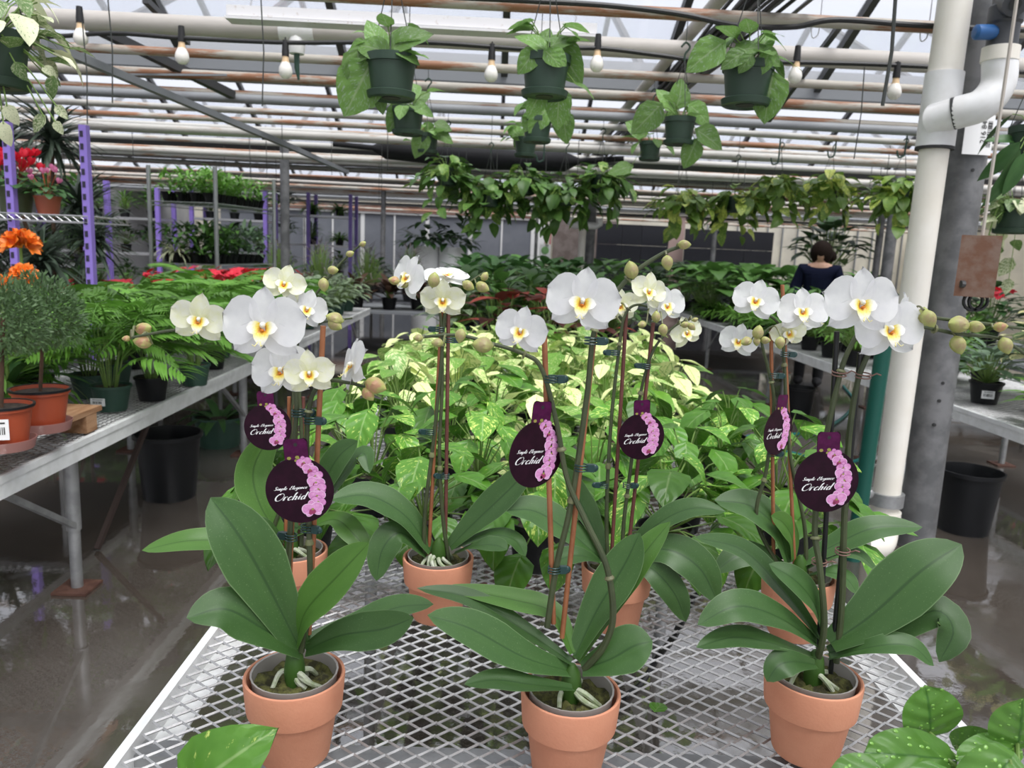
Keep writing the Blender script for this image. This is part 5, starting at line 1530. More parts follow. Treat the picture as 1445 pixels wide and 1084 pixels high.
for i, (p, m_, r, lab, sk) in enumerate(PL):
    palm_plant(lab, (p.x, p.y, LZ), m_, r, 0.11, 24, 0.4, 50 + i, sk)

# generic plants whose leaves are far away: pot and one foliage mesh, made once per kind and copied
PROTO = {}
def foliage_proto(key, mat, pot, r, h, n, L, W, shape, spread, height, droop=0.4, fold=0.15, tilt=(0.2, 1.2), seed=0, name='potted_plant', cat='plant', nu=4, nv=2, flower=None, petiole=True):
    r4 = random.Random(seed)
    t = thing(name, key, cat)
    link('pot', pot, t)
    link('soil', soilfor(r, h), t)
    b, st, lv = MB(), MB(), []
    for i in range(n):
        a = i * 2.4 + r4.uniform(-.4, .4)
        f = sqrt((i + 0.5) / n)
        d = Vector((cos(a), sin(a), 0))
        if petiole:
            p = d * spread * f * 0.75 * r4.uniform(0.7, 1.1) + Vector((0, 0, h + height * (1 - 0.7 * f * f) * r4.uniform(0.75, 1.05)))
            st.tube([(0, 0, h * 0.9), p * 0.6 + Vector((0, 0, h * 0.3)), p], 0.003, 3, caps=False)
        else:
            p = d * r * 0.3 + Vector((0, 0, h * 0.9))
        aim = d + Vector((0, 0, r4.uniform(*tilt) * (1.25 - f)))
        if n <= 46 and key not in ('bronze',):
            if not lv:
                for q_ in range(3):
                    lv.append(leafmesh(name + '_leaf', mat, L, W, shape, droop * r4.uniform(0.6, 1.3), fold, nu, nv))
            link('leaf', lv[i % 3], t, m4(p, orient(aim, Vector((0, 0, 1)) - d * 0.2), r4.uniform(0.7, 1.15)))
        else:
            leaf_into(b, L * r4.uniform(0.7, 1.15), W, shape, droop * r4.uniform(0.6, 1.3), fold, nu, nv, mat=m4(p, orient(aim, Vector((0, 0, 1)) - d * 0.2)))
    if b.v:
        stuff(b.build('foliage', mat, t, local=True))
    if petiole:
        st.build('stems', greenstem, t, local=True)
    if flower:
        flower(t, r4)
    PROTO[key] = t
    return t
PB, PG = bigpot(0.085, 0.12, blackp), bigpot(0.085, 0.12, greenp)
def redblooms(col, n, z, spread, size):
    def fn(t, r4):
        me = MB()
        for k_ in range(5):
            leaf_into(me, 1.0, 0.7, 'round', 0.3, 0.2, 4, 2, mat=m4((0, 0, 0), orient((cos(k_ * 1.257), sin(k_ * 1.257), 0.5), (0, 0, 1))))
        me = me.mesh('flower', col)
        for i in range(n):
            a, rr = r4.uniform(0, 6.28), spread * sqrt(r4.random())
            place('flower', me, t, m4((rr * cos(a), rr * sin(a), z + r4.uniform(-0.03, 0.04)), Euler((r4.uniform(-.6, .9), r4.uniform(-.5, .5), r4.uniform(0, 6))).to_matrix(), size * r4.uniform(0.8, 1.2)))
    return fn
protos = dict(
    flower=foliage_proto('red', midgreen, PB, 0.085, 0.12, 46, 0.1, 0.07, 'heart', 0.2, 0.22, seed=1, name='red_flowering_plant', cat='flowering plant', flower=redblooms(flred, 20, 0.42, 0.22, 0.036)),
    silver=foliage_proto('silver', aglao, PG, 0.085, 0.12, 44, 0.17, 0.07, 'lance', 0.24, 0.26, seed=2, name='silver_leaf_plant'),
    bronze=foliage_proto('bronze', bronze, PB, 0.085, 0.12, 46, 0.26, 0.06, 'strap', 0.1, 0.12, tilt=(0.5, 1.8), seed=3, name='bronze_leaf_plant'),
    dark=foliage_proto('dark', darkgreen, PB, 0.085, 0.12, 60, 0.15, 0.09, 'heart', 0.28, 0.36, seed=4, name='dark_leafy_plant'),
    mid=foliage_proto('mid', midgreen, PB, 0.085, 0.12, 60, 0.14, 0.08, 'heart', 0.26, 0.32, seed=5, name='green_leafy_plant'),
    fern=foliage_proto('fern', fern, PB, 0.085, 0.12, 90, 0.3, 0.035, 'lance', 0.2, 0.1, droop=0.6, tilt=(0.4, 2.0), seed=6, name='potted_fern', cat='fern', petiole=False),
    strap=foliage_proto('strap', grassy, PG, 0.085, 0.12, 60, 0.42, 0.03, 'strap', 0.1, 0.1, droop=0.75, tilt=(0.6, 2.2), seed=7, name='strap_leaf_plant', petiole=False, nu=6),
    big=foliage_proto('big', midgreen, PB, 0.085, 0.12, 26, 0.28, 0.2, 'heart', 0.36, 0.52, seed=8, name='broad_leaf_plant', nu=6, nv=4),
    fluff=foliage_proto('fluff', greyfluff, PB, 0.085, 0.12, 120, 0.16, 0.012, 'lance', 0.28, 0.5, tilt=(0.0, 1.8), seed=9, name='grey_branching_plant'),
    red=foliage_proto('redleaf', darkred, PB, 0.085, 0.12, 16, 0.2, 0.12, 'lance', 0.26, 0.3, seed=10, name='dark_red_leaf_plant', nu=6, nv=4),
    scarlet=foliage_proto('scarlet', redleaf, PB, 0.085, 0.12, 9, 0.2, 0.11, 'lance', 0.24, 0.32, seed=12, name='scarlet_leaf_plant', nu=6, nv=4),
    grey=foliage_proto('grey', silvery, PB, 0.085, 0.12, 40, 0.16, 0.06, 'lance', 0.2, 0.16, seed=13, name='grey_green_plant'),
    cream=foliage_proto('creamedge', peper, PB, 0.085, 0.12, 30, 0.15, 0.1, 'round', 0.2, 0.34, seed=14, name='cream_edged_plant', nu=6, nv=4),
    spider=foliage_proto('spider', creamvar, PB, 0.085, 0.12, 60, 0.3, 0.02, 'strap', 0.1, 0.1, droop=0.8, tilt=(0.5, 2), seed=15, name='spider_plant', petiole=False, nu=5),
    aspl=foliage_proto('aspl', fern, PB, 0.085, 0.12, 26, 0.26, 0.06, 'strap', 0.1, 0.1, droop=0.55, tilt=(0.4, 2.2), seed=16, name='strap_fern', petiole=False, nu=6, nv=4),
    seed=foliage_proto('seed', fern, PB, 0.085, 0.12, 90, 0.2, 0.02, 'lance', 0.16, 0.22, tilt=(0.3, 2), seed=17, name='feathery_plant'))
USED = set()
r5 = random.Random(21)
def put(key, x, y, z, lab, grp=None, sc=1.0, rz=None):
    rz = r5.uniform(0, 6.28) if rz is None else rz
    p = protos[key]
    if key not in USED:
        USED.add(key)
        p.location, p.rotation_euler, p.scale = (x, y, z), (0, 0, rz), (sc, sc, sc)
        p['label'] = lab
        if grp:
            p['group'] = grp
        return p
    c = copy_tree(p)
    c.location, c.rotation_euler, c.scale = (x, y, z), (0, 0, rz), (sc, sc, sc)
    c['label'] = lab
    if grp:
        c['group'] = grp
    elif 'group' in c.keys():
        del c['group']
    return c
# left bench: further plants
for i, (x, y) in enumerate(((-2.2, 5.35), (-2.1, 5.75), (-2.22, 6.15), (-1.95, 5.95), (-2.12, 6.55), (-1.85, 6.35))):
    put('flower', x, y, LZ, 'red-flowering plant in the patch of red blooms behind the palms', 'red flowers behind the palms', 1.12)
for i, (x, y) in enumerate(((-1.68, 6.3), (-1.65, 6.75), (-1.68, 7.2), (-1.9, 6.9), (-1.9, 7.4), (-1.66, 7.7), (-2.12, 7.2), (-1.68, 8.2), (-1.9, 8.0), (-2.1, 7.8), (-1.68, 8.75), (-2.0, 8.6))):
    put('silver', x, y, LZ, 'silver-veined leafy plant on the far part of the left bench', 'silver-leaved plants on the left bench')
for i, (x, y) in enumerate(((-2.15, 9.6), (-1.75, 9.7), (-1.35, 9.8), (-2.5, 9.6), (-1.0, 9.9))):
    put('bronze', x, y, 0.55, 'bronze strap-leaved plant behind the silver-leaved plants', 'bronze plants beyond the left bench', 1.2)
for i, (x, y) in enumerate(((-2.4, 10.6), (-1.8, 10.8), (-1.2, 10.7), (-3.0, 10.7))):
    put('fluff', x, y, 0.6, 'grey wiry branching plant in front of the grey back wall', 'grey wiry plants', 1.25)
fb = thing('low_bench', 'low bench far left under the bronze plants', 'bench', (-1.9, 10.2, 0))
MB().box((-1.9, 10.2, 0.53), (2.9, 1.5, 0.03)).build('top', gutterm, fb, False)
for x in (-3.2, -0.6):
    for y in (9.6, 10.8):
        MB().tube([(x, y, 0), (x, y, 0.52)], 0.025, 8).build('leg', legm, fb)
# shelf of plants filling behind the palms at far left
put('strap', -2.05, 3.15, LZ, 'bright green strap-leaved plant behind the potted topiary', None, 1.05)
put('strap', -2.2, 2.6, LZ, 'bright green strap-leaved plant at the left edge of the bench', None, 1.0)
# middle bench
for i, (k_, x, y, sc) in enumerate((('scarlet', 0.1, 5.25, 1.1), ('red', 0.32, 5.2, 1.15), ('scarlet', 0.42, 5.6, 1.15), ('red', 0.0, 5.5, 1.1), ('red', 0.6, 5.35, 1.1), ('scarlet', 0.75, 5.7, 0.9))):
    put(k_, x, y, LZ, 'scarlet-leaved plant behind the middle orchids' if k_ == 'scarlet' else 'dark red-leaved plant behind the middle orchids', 'scarlet plants on the middle bench' if k_ == 'scarlet' else 'dark red plants on the middle bench', sc)
for i in range(15):
    x, y = -0.3 + (i % 5) * 0.3 + r5.uniform(-.05, .05), 6.1 + (i // 5) * 0.5 + r5.uniform(-.1, .1)
    k_ = ('silver', 'mid', 'mid')[i % 3]
    put(k_, x, y, LZ, 'silver-veined plant on the middle bench' if k_ == 'silver' else 'bushy green plant on the middle bench', 'silver plants on the middle bench' if k_ == 'silver' else 'green plants on the middle bench', 1.2)
for i in range(20):
    x, y = -0.3 + (i % 5) * 0.3 + r5.uniform(-.05, .05), 7.7 + (i // 5) * 0.55 + r5.uniform(-.1, .1)
    put('dark' if i % 2 else 'fern', x, y, LZ, 'dark leafy plant at the far end of the middle bench' if i % 2 else 'arching fern at the far end of the middle bench', 'dark plants at the end of the middle bench' if i % 2 else 'ferns at the end of the middle bench', 1.35)
for i, (x, y) in enumerate(((-1.4, 14), (-0.6, 14.4), (0.4, 14.2), (1.2, 14.6), (2.2, 14.2), (3.0, 14.6), (2.6, 12.6), (3.8, 13.8), (4.6, 14.6), (5.2, 13.6), (1.8, 13.2), (0.9, 13.0), (-2.2, 14.2), (5.9, 14.8), (6.8, 14.2))):
    put('big' if i % 3 else 'dark', x, y, 0.5, 'broad-leaved plant standing far back in front of the wall' if i % 3 else 'dark bushy plant standing far back in front of the wall', 'broad-leaved plants far back' if i % 3 else 'dark plants far back', 1.25)
fb = thing('plant_stand', 'long low stand carrying the far row of leafy plants', 'stand', (2.3, 13.8, 0))
MB().box((2.3, 13.8, 0.47), (9.8, 2.6, 0.04)).build('top', gutterm, fb, False)
for x in (-2.4, 2.3, 7.0):
    for y in (12.7, 14.9):
        MB().tube([(x, y, 0), (x, y, 0.46)], 0.03, 8).build('leg', legm, fb)
# white planters with shrubs
for i, px in enumerate((600, 637)):
    q = PX(px, 383, 11.6)
    lab = 'left of the two white cylindrical planters holding dark shrubs' if i == 0 else 'right of the two white cylindrical planters holding dark shrubs'
    t = thing('white_planter', lab, 'planter', (q.x, 11.6, 0), 0, 'white planters')
    MB().lathe([(0, 0.0), (0.18, 0.0), (0.2, 0.08), (0.2, 1.36), (0.18, 1.36), (0.17, 1.25), (0, 1.25)], 24, (q.x, 11.6, 0)).build('planter', whitep, t)
    b = MB()
    for k_ in range(60):
        a, f = k_ * 2.4, sqrt((k_ + .5) / 60)
        d = Vector((cos(a), sin(a), 0))
        leaf_into(b, 0.22, 0.11, 'heart', 0.4, 0.1, 4, 2, mat=m4(Vector((q.x, 11.6, 1.4)) + d * 0.34 * f + Vector((0, 0, 0.55 * r5.random() * (1.1 - f))), orient(d + Vector((0, 0, r5.uniform(-.4, .8))), (0, 0, 1))))
    o = b.build('shrub', darkgreen, t)
    o['kind'] = 'stuff'
# right bench
RB = [('aspl', 2.78, 3.62, 1.0, 'bright green strap-fern in a black pot at the rail of the right bench'), ('grey', 2.85, 4.3, 1.05, 'grey-green leafy plant in a labelled black pot beside the steel post'), ('grey', 3.1, 4.7, 1.0, 'grey-green leafy plant in the second row of the right bench'), ('fern', 3.15, 5.2, 1.1, 'feathery fern behind the grey-green plants on the right bench'), ('cream', 3.05, 4.05, 1.25, 'cream-edged round-leaved plant right of the counterweight'), ('cream', 3.35, 4.5, 1.3, 'cream-edged round-leaved plant at the right picture edge'), ('aspl', 3.2, 3.7, 1.0, 'strap-fern at the right picture edge')]
for k_, x, y, sc, lab in RB:
    o = put(k_, x, y, LZ, lab, None, sc)
for (x, y, r) in ((2.85, 4.3, 0.09), (2.78, 3.62, 0.085)):
    tt = [o for o in bpy.data.objects if o.parent is None and abs(o.location.x - x) < 1e-4 and abs(o.location.y - y) < 1e-4 and 'label' in o.keys()][0]
    sticker(tt, Vector((x - 0.035, y - r * 0.9, LZ + 0.06)), 0.065, 0.045, (-0.35, -1, 0.1))
for i in range(26):
    x, y = 2.8 + (i % 3) * 0.34 + r5.uniform(-.05, .05), 5.7 + (i // 3) * 0.52 + r5.uniform(-.08, .08)
    k_ = 'fern' if (i % 3 == 0 and i > 6) else ('seed' if i < 8 else 'mid')
    lab = {'fern': 'arching green fern along the rail of the right bench', 'seed': 'feathery green plant on the right bench behind the white pipe', 'mid': 'bushy green plant on the far part of the right bench'}[k_]
    put(k_, x, y, LZ, lab, {'fern': 'ferns on the right bench', 'seed': 'feathery plants on the right bench', 'mid': 'green plants on the right bench'}[k_], 1.0)
for i in range(11):
    x, y = 2.75 + (i % 3) * 0.42 + r5.uniform(-.06, .06), 9.6 + (i // 3) * 0.75 + r5.uniform(-.08, .08)
    put('big', x, y, LZ, 'large broad-leaved plant at the far end of the right bench', 'broad-leaved plants on the right bench', 1.15)
for i, (x, y) in enumerate(((4.6, 7.2), (5.1, 7.8), (5.6, 7.3), (4.9, 6.6), (5.6, 6.4), (4.5, 5.6), (5.2, 5.4))):
    put('dark' if i % 2 else 'flower', x, y, LZ, 'dark bushy plant on the far right bench' if i % 2 else 'red-flowering plant on the far right bench behind the pipe', 'dark plants far right' if i % 2 else 'red flowers far right', 1.3)
fb = thing('plant_bench', 'slatted bench at the far right edge behind the drain pipe', 'bench', (5.1, 6.6, 0))
MB().box((5.1, 6.6, LZ - 0.02), (1.7, 3.2, 0.035)).build('top', gutterm, fb, False)
for x in (4.4, 5.8):
    for y in (5.2, 8.0):
        MB().tube([(x, y, 0), (x, y, LZ - 0.03)], 0.025, 8).build('leg', legm, fb)
q = PX(1180, 325, 13.0)
put('dark', q.x, 13.2, 0.9, 'tall dark shrub against the pale wall behind the person', None, 2.6)
b = MB().box((q.x, 13.2, 0.45), (0.6, 0.6, 0.9)).build('plinth', gutterm, smooth=False)
tag(b, 'grey plinth under the tall dark shrub by the pale wall', 'plinth')

# ================================================================== pallet, topiaries, clivia
pl = thing('wooden_pallet', 'weathered brown wooden pallet lying on the left bench', 'pallet', (-1.75, 2.3, LZ))
for i, (x, y0, y1) in enumerate(((-1.59, 1.5, 2.96), (-1.755, 1.5, 2.98), (-1.92, 1.5, 2.95))):
    MB().box((x, (y0 + y1) / 2, LZ + 0.078), (0.14, y1 - y0, 0.02)).build('plank', wood, pl, False)
for y in (1.6, 2.25, 2.88):
    MB().box((-1.755, y, LZ + 0.034), (0.47, 0.075, 0.066)).build('bearer', wood, pl, False)
PZT = LZ + 0.088
def topi(lab, px, pyb, ballpx, ballpy, r, seed, br):
    q = PZ(px, pyb, PZT)
    r4 = random.Random(seed)
    t = thing('topiary', lab, 'topiary', q, 0, 'topiaries in red-brown pots')
    h = r * 1.55
    place('pot', bigpot(r, h, redp), t, m4(q + Vector((0, 0, 0.004))))
    place('soil', soilfor(r, h), t, m4(q + Vector((0, 0, 0.006))))
    MB().lathe([(r * 1.0, 0.99 * h), (r * 1.06, 0.99 * h), (r * 1.06, h * 1.05), (r * 0.98, h * 1.05), (r * 0.97, h * 0.95)], 24, q).build('rim', blackp, t)
    MB().lathe([(0, 0), (r * 0.95, 0), (r * 1.05, h * 0.24), (r * 1.02, h * 0.24), (r * 0.9, 0.006), (0, 0.006)], 24, q).build('saucer', clearp, t)
    c = PX(ballpx, ballpy, q.y)
    MB().tube([q + Vector((0, 0, h * 0.9)), c], 0.006, 7).build('trunk', woodstem, t)
    b = MB()
    for i in range(3200):
        d = Vector((r4.gauss(0, 1), r4.gauss(0, 1), r4.gauss(0, 1))).normalized()
        p = c + d * br * (r4.random() ** 0.3) * (1 + 0.1 * sin(5 * d.x + 3 * d.z))
        leaf_into(b, 0.02, 0.0065, 'lance', 0.1, 0.1, 2, 1, mat=m4(p, orient(d + Vector((r4.gauss(0, .5), r4.gauss(0, .5), r4.gauss(0, .5) + .3)), (r4.gauss(0, 1), r4.gauss(0, 1), 1))))
    stuff(b.build('foliage', topiary, t))
    return t, q, h
t, q, h = topi('ball topiary in a red-brown pot on the pallet, further right', 60, 606, 62, 442, 0.088, 1, 0.125)
t, q, h = topi('ball topiary in a red-brown pot with barcode label, cut by the left edge', 6, 632, 4, 448, 0.085, 2, 0.12)
sticker(t, q + Vector((0.035, -0.082, h * 0.58)), 0.062, 0.062, (0.35, -1, 0.1))
# clivia with orange flower heads
def clivia(lab, px, py, Y, seed, r_):
    r4 = random.Random(seed)
    c = PX(px, py, Y)
    t = thing('clivia', lab, 'flowering plant', (c.x, Y, LZ), 0, 'orange clivias')
    place('pot', PB, t, m4((c.x, Y, LZ)))
    place('soil', soilfor(0.085, 0.12), t, m4((c.x, Y, LZ)))
    lf = leafset(darkgreen, 'clivia_leaf', 'strap', 0.12, 3, 8, 4, (0.5, 0.8))
    for i in range(10):
        a = i * 2.4
        place('leaf', lf[i % 3], t, m4((c.x, Y, LZ + 0.11), orient((cos(a), sin(a), r4.uniform(.6, 1.8)), (0, 0, 1)), r4.uniform(0.3, 0.42)))
    MB().tube([(c.x, Y, LZ + 0.1), c], 0.007, 8).build('stalk', greenstem, t)
    fl = MB()
    for k_ in range(6):
        leaf_into(fl, 1.0, 0.42, 'paddle', 0.35, 0.25, 5, 2, mat=m4((0, 0, 0), orient((0.45 * cos(k_ * 1.047), 0.45 * sin(k_ * 1.047), 1), (-cos(k_ * 1.047), -sin(k_ * 1.047), 0.4))))
    me = fl.mesh('flower', florange)
    for i in range(13):
        d = Vector((r4.gauss(0, 1), r4.gauss(0, 1) - .3, abs(r4.gauss(0.5, .6)))).normalized()
        zz = d
        xx = Vector((0, 0, 1)).cross(zz).normalized() if abs(zz.z) < 0.95 else Vector((1, 0, 0))
        yy = zz.cross(xx)
        R3 = Matrix(((xx.x, yy.x, zz.x), (xx.y, yy.y, zz.y), (xx.z, yy.z, zz.z)))
        place('flower', me, t, m4(c + d * r_ * 0.35, R3, r_))
clivia('orange clivia with a large flower head under the wire shelf', 29, 350, 3.62, 1, 0.075)
clivia('orange clivia with a smaller lower flower head above the topiary', 36, 392, 3.35, 2, 0.055)
clivia('orange clivia flowering at the far left edge beside the topiary', 2, 405, 3.1, 3, 0.045)

# ================================================================== buckets and floor things
def bucket(lab, loc, r, h, mat=blackp):
    o = MB().lathe([(0, 0.0), (r * 0.76, 0.0), (r * 0.78, 0.01), (r * 0.95, h * 0.93), (r * 1.03, h * 0.94), (r * 1.03, h), (r * 0.97, h), (r * 0.94, h * 0.93), (r * 0.74, 0.015), (0, 0.015)], 32, loc).build('bucket', mat)
    tag(o, lab, 'bucket')
pL = PZ(240, 700, 0)
bucket('empty black plastic tub on the wet floor beside the left bench leg', (pL.x, pL.y, 0), 0.165, 0.345)
pR = PZ(1358, 748, 0)
bucket('empty black plastic tub on the floor beside the steel post', (pR.x, pR.y, 0), 0.155, 0.33)
q = PZ(310, 628, 0)
t = thing('potted_plant', 'droopy dark plant in a wide green pot on the floor under the left bench', 'plant', (q.x, q.y, 0))
place('pot', bigpot(0.165, 0.2, greenp), t, m4((q.x, q.y, 0)))
place('soil', soilfor(0.165, 0.2), t, m4((q.x, q.y, 0)))
lf = leafset(darkgreen, 'floor_plant_leaf', 'strap', 0.16, 3, 8, 4, (0.5, 0.9))
for i in range(16):
    a = i * 2.4
    place('leaf', lf[i % 3], t, m4((q.x + 0.04 * cos(a), q.y + 0.04 * sin(a), 0.17), orient((cos(a), sin(a), r5.uniform(.3, 1.2)), (0, 0, 1)), r5.uniform(0.25, 0.36)))
for i, (px, pyy) in enumerate(((1118, 575), (1170, 660))):
    pass
q = PZ(1125, 590, 0)
bucket('small black tub standing on the wet floor behind the right bench orchids', (q.x, q.y, 0), 0.13, 0.28)
pts = [PZ(1000, 640, 0.012), PZ(1060, 615, 0.012), PZ(1130, 612, 0.012), PZ(1180, 596, 0.012), PZ(1205, 568, 0.012), PZ(1190, 545, 0.012), PZ(1150, 640, 0.012), PZ(1190, 655, 0.012), PZ(1215, 660, 0.012)]
tag(MB().tube(pts[:6], 0.013, 8, smooth=40).build('garden_hose', hosem), 'teal garden hose looping over the wet floor right of the pothos', 'hose')
tag(MB().tube([PZ(1060, 628, 0.012), PZ(1120, 640, 0.012), PZ(1180, 655, 0.012), PZ(1225, 640, 0.012), PZ(1240, 600, 0.012)], 0.013, 8, smooth=30).build('garden_hose', hosem), 'second run of teal garden hose near the green pole', 'hose')

# ================================================================== racks at the left
def slotted_post(t, x, y, z1, w=0.042, z0=0.56):
    zc, zh = (z0 + z1) / 2, z1 - z0
    b = MB().box((x, y - w / 2 + 0.003, zc), (w, 0.005, zh)).box((x + w / 2 - 0.002, y, zc), (0.005, w, zh))
    p = b.build('upright', purple, t, False)
    z = z1 - 0.05
    while z > 0.8:
        MB().box((x - 0.006, y - w / 2, z), (0.018, 0.004, 0.034)).build('slot', hole, p, False)
        z -= 0.07
def wire_shelf(t, c, ax, ay, z, wid, dep, mat=chrome):
    """wire shelf: c corner, ax/ay unit directions"""
    b = MB()
    c = Vector(c)
    P = lambda u, v, zz: c + ax * u + ay * v + Vector((0, 0, zz))
    for zz in (z, z - 0.035):
        b.tube([P(0, 0, zz), P(wid, 0, zz), P(wid, dep, zz), P(0, dep, zz), P(0, 0, zz)], 0.004, 5)
    n = int(wid / 0.045)
    for i in range(n + 1):
        u = wid * i / n
        b.tube([P(u, 0, z), P(u, dep, z)], 0.0025, 4)
        b.tube([P(u, 0, z), P(min(wid, u + wid / n), 0, z - 0.035)], 0.002, 4)
    m_ = int(dep / 0.05)
    for i in range(m_):
        v = dep * i / m_
        b.tube([P(wid, v, z), P(wid, v + dep / m_, z - 0.035)], 0.002, 4)
    b.build('shelf', mat, t)
t = thing('purple_rack', 'near purple slotted rack with a wire shelf at the left edge', 'rack', (-2.9, 5.0, 0.56))
bb_ = thing('low_bench', 'low dark bench behind the left bench carrying the purple rack', 'bench', (-3.0, 4.95, 0))
MB().box((-3.0, 4.95, 0.54), (1.26, 1.5, 0.03)).build('top', darkmetal, bb_, False)
for x in (-3.55, -2.45):
    for y in (4.3, 5.6):
        MB().tube([(x, y, 0), (x, y, 0.53)], 0.02, 8).build('leg', legm, bb_)
for x, y in ((-2.385, 4.6), (-2.83, 4.62), (-3.5, 4.62)):
    slotted_post(t, x, y, 1.95)
wire_shelf(t, (-3.5, 4.58, 0), Vector((1, 0, 0)), Vector((0, 1, 0)), 1.44, 1.12, 0.5)
wire_shelf(t, (-3.5, 4.58, 0), Vector((1, 0, 0)), Vector((0, 1, 0)), 0.75, 1.12, 0.5)
def cyclamen(lab, px, py, col, potm, r, seed, n):
    c = PX(px, py, 4.75)
    r4 = random.Random(seed)
    t = thing('cyclamen', lab, 'flowering plant', (c.x, 4.78, 1.44))
    o = Vector((c.x, 4.78, 1.444))
    place('pot', bigpot(r, r * 1.45, potm), t, m4(o))
    place('soil', soilfor(r, r * 1.45), t, m4(o))
    lf = leafset(darkgreen, 'cyclamen_leaf', 'heart', 0.95, 3)
    for i in range(34):
        a, f = i * 2.4, sqrt((i + .5) / 34)
        d = Vector((cos(a), sin(a), 0))
        place('leaf', lf[i % 3], t, m4(o + d * r * 1.5 * f + Vector((0, 0, r * 1.5 + r * 0.9 * (1 - f * f))), orient(d + Vector((0, 0, r4.uniform(-.5, .2))), Vector((0, 0, 1)) + d * .5), r * r4.uniform(.6, .9)))
    fl = MB()
    for k_ in range(5):
        leaf_into(fl, 1.0, 0.62, 'paddle', 0.3, 0.1, 5, 3, mat=m4((0, 0, 0), orient((0.9 * cos(k_ * 1.257), 0.9 * sin(k_ * 1.257), 1), (cos(k_ * 1.257), sin(k_ * 1.257), 0))))
    me = fl.mesh('flower', col)
    for i in range(n):
        a, f = i * 2.4, sqrt((i + .5) / n)
        p = o + Vector((cos(a) * r * f * 1.5, sin(a) * r * f, r * 2.75 + r4.uniform(-.04, .07)))
        place('flower', me, t, m4(p, Euler((r4.uniform(-.4, .4), r4.uniform(-.4, .4), a)).to_matrix(), r * 0.5))
        MB().tube([o + Vector((0, 0, r * 1.4)), p], 0.002, 4).build('stalk', redp, t)
cyclamen('crimson cyclamen in an olive pot on the wire shelf', 18, 285, flred, olivep, 0.105, 1, 24)
cyclamen('pink cyclamen in a terracotta-red pot on the end of the wire shelf', 64, 292, flpink, M('red_pot2', (0.36, 0.09, 0.045), 0.55), 0.075, 2, 8)
# tall dracaenas behind the shelf
def dracaena_tree(lab, px, zb, Y, heads, seed):
    r4 = random.Random(seed)
    c = PX(px, 300, Y)
    t = thing('dracaena', lab, 'dracaena', (c.x, Y, 0), 0, 'dracaenas behind the purple rack')
    place('pot', bigpot(0.16, 0.28, blackp), t, m4((c.x, Y, 0)))
    for hx, hz, L in heads:
        top = Vector((c.x + hx, Y, hz))
        MB().tube([(c.x, Y, 0.2), (c.x + hx * 0.3, Y, hz * 0.55), top], 0.014, 7, smooth=10).build('cane', woodstem, t)
        b = MB()
        for i in range(150):
            a = i * 2.4
            d = Vector((cos(a), sin(a), r4.uniform(-0.6, 1.6)))
            leaf_into(b, L * r4.uniform(.7, 1.1), 0.026, 'strap', 0.4, 0.1, 4, 2, mat=m4(top + Vector((0, 0, r4.uniform(-.08, .05))), orient(d, (0, 0, 1))))
        stuff(b.build('leaf_head', dracaena, t))
dracaena_tree('dracaena with a dark head at the top left under the variegated vine', 70, 0, 5.9, ((0.05, 2.02, 0.42), (-0.35, 1.95, 0.4), (0.3, 1.3, 0.4)), 1)
dracaena_tree('dracaena with arching grey-green leaves right behind the near purple post', 112, 0, 6.2, ((0.0, 1.55, 0.45), (-0.4, 1.2, 0.45)), 2)
dracaena_tree('dracaena low behind the orange clivia', 55, 0, 5.6, ((0.0, 1.15, 0.42), (-0.4, 1.25, 0.4)), 3)
# chrome rack with trays of young plants
A = Vector((-2.58, 7.2, 0))
ay = Vector((0.18, 1.0, 0)).normalized()
axx = Vector((-ay.y, ay.x, 0))
t = thing('chrome_rack', 'chrome wire rack with trays of seedlings behind the palms', 'rack', A)
for u, v in ((0, 0), (0.66, 0), (0, 1.15), (0.66, 1.15)):
    p = A + axx * u + ay * v
    MB().tube([p, p + Vector((0, 0, 1.98))], 0.02, 10).build('upright', shelfpost, t)
TRAYG = 'black trays of seedlings on the chrome rack'
for zi, z in enumerate((1.66, 1.1, 0.5)):
    wire_shelf(t, A, axx, ay, z, 0.66, 1.15, shelfpost)
    for k_ in range(2):
        c = A + axx * 0.33 + ay * (0.3 + 0.56 * k_) + Vector((0, 0, z + 0.005))
        ordn = ('upper', 'middle', 'lowest')[zi]
        tr = thing('seedling_tray', '%s tray of green seedlings on the %s shelf of the chrome rack' % (('near', 'far')[k_], ordn), 'tray', c, atan2(-ay.x, ay.y), TRAYG)
        b = MB()
        for i in range(4):
            for j in range(5):
                b.lathe([(0.03, 0), (0.052, 0.085), (0.056, 0.085), (0.05, 0.07), (0, 0.07)], 8, ((i - 1.5) * 0.14, (j - 2) * 0.105, 0.004))
        b.build('cell_pots', blackp, tr, local=True)
        b = MB()
        r4 = random.Random(zi * 5 + k_)
        for i in range(420):
            p = Vector((r4.uniform(-.3, .3), r4.uniform(-.27, .27), 0.08 + r4.uniform(0, 0.2 if zi == 0 else 0.26)))
            leaf_into(b, 0.15, 0.028 if zi == 0 else 0.04, 'lance', 0.5, 0.1, 3, 2, mat=m4(p, orient((r4.gauss(0, 1), r4.gauss(0, 1), r4.uniform(0.1, 1.4)), (0, 0, 1))))
        stuff(b.build('seedlings', (fern, silvery, fern)[zi] if k_ else (fern, midgreen, midgreen)[zi], tr, local=True))
q = A + axx * 0.45 + ay * -0.02
put('spider', q.x, q.y + 0.1, 1.105, 'white-striped spider plant on the middle shelf of the chrome rack', None, 0.8)
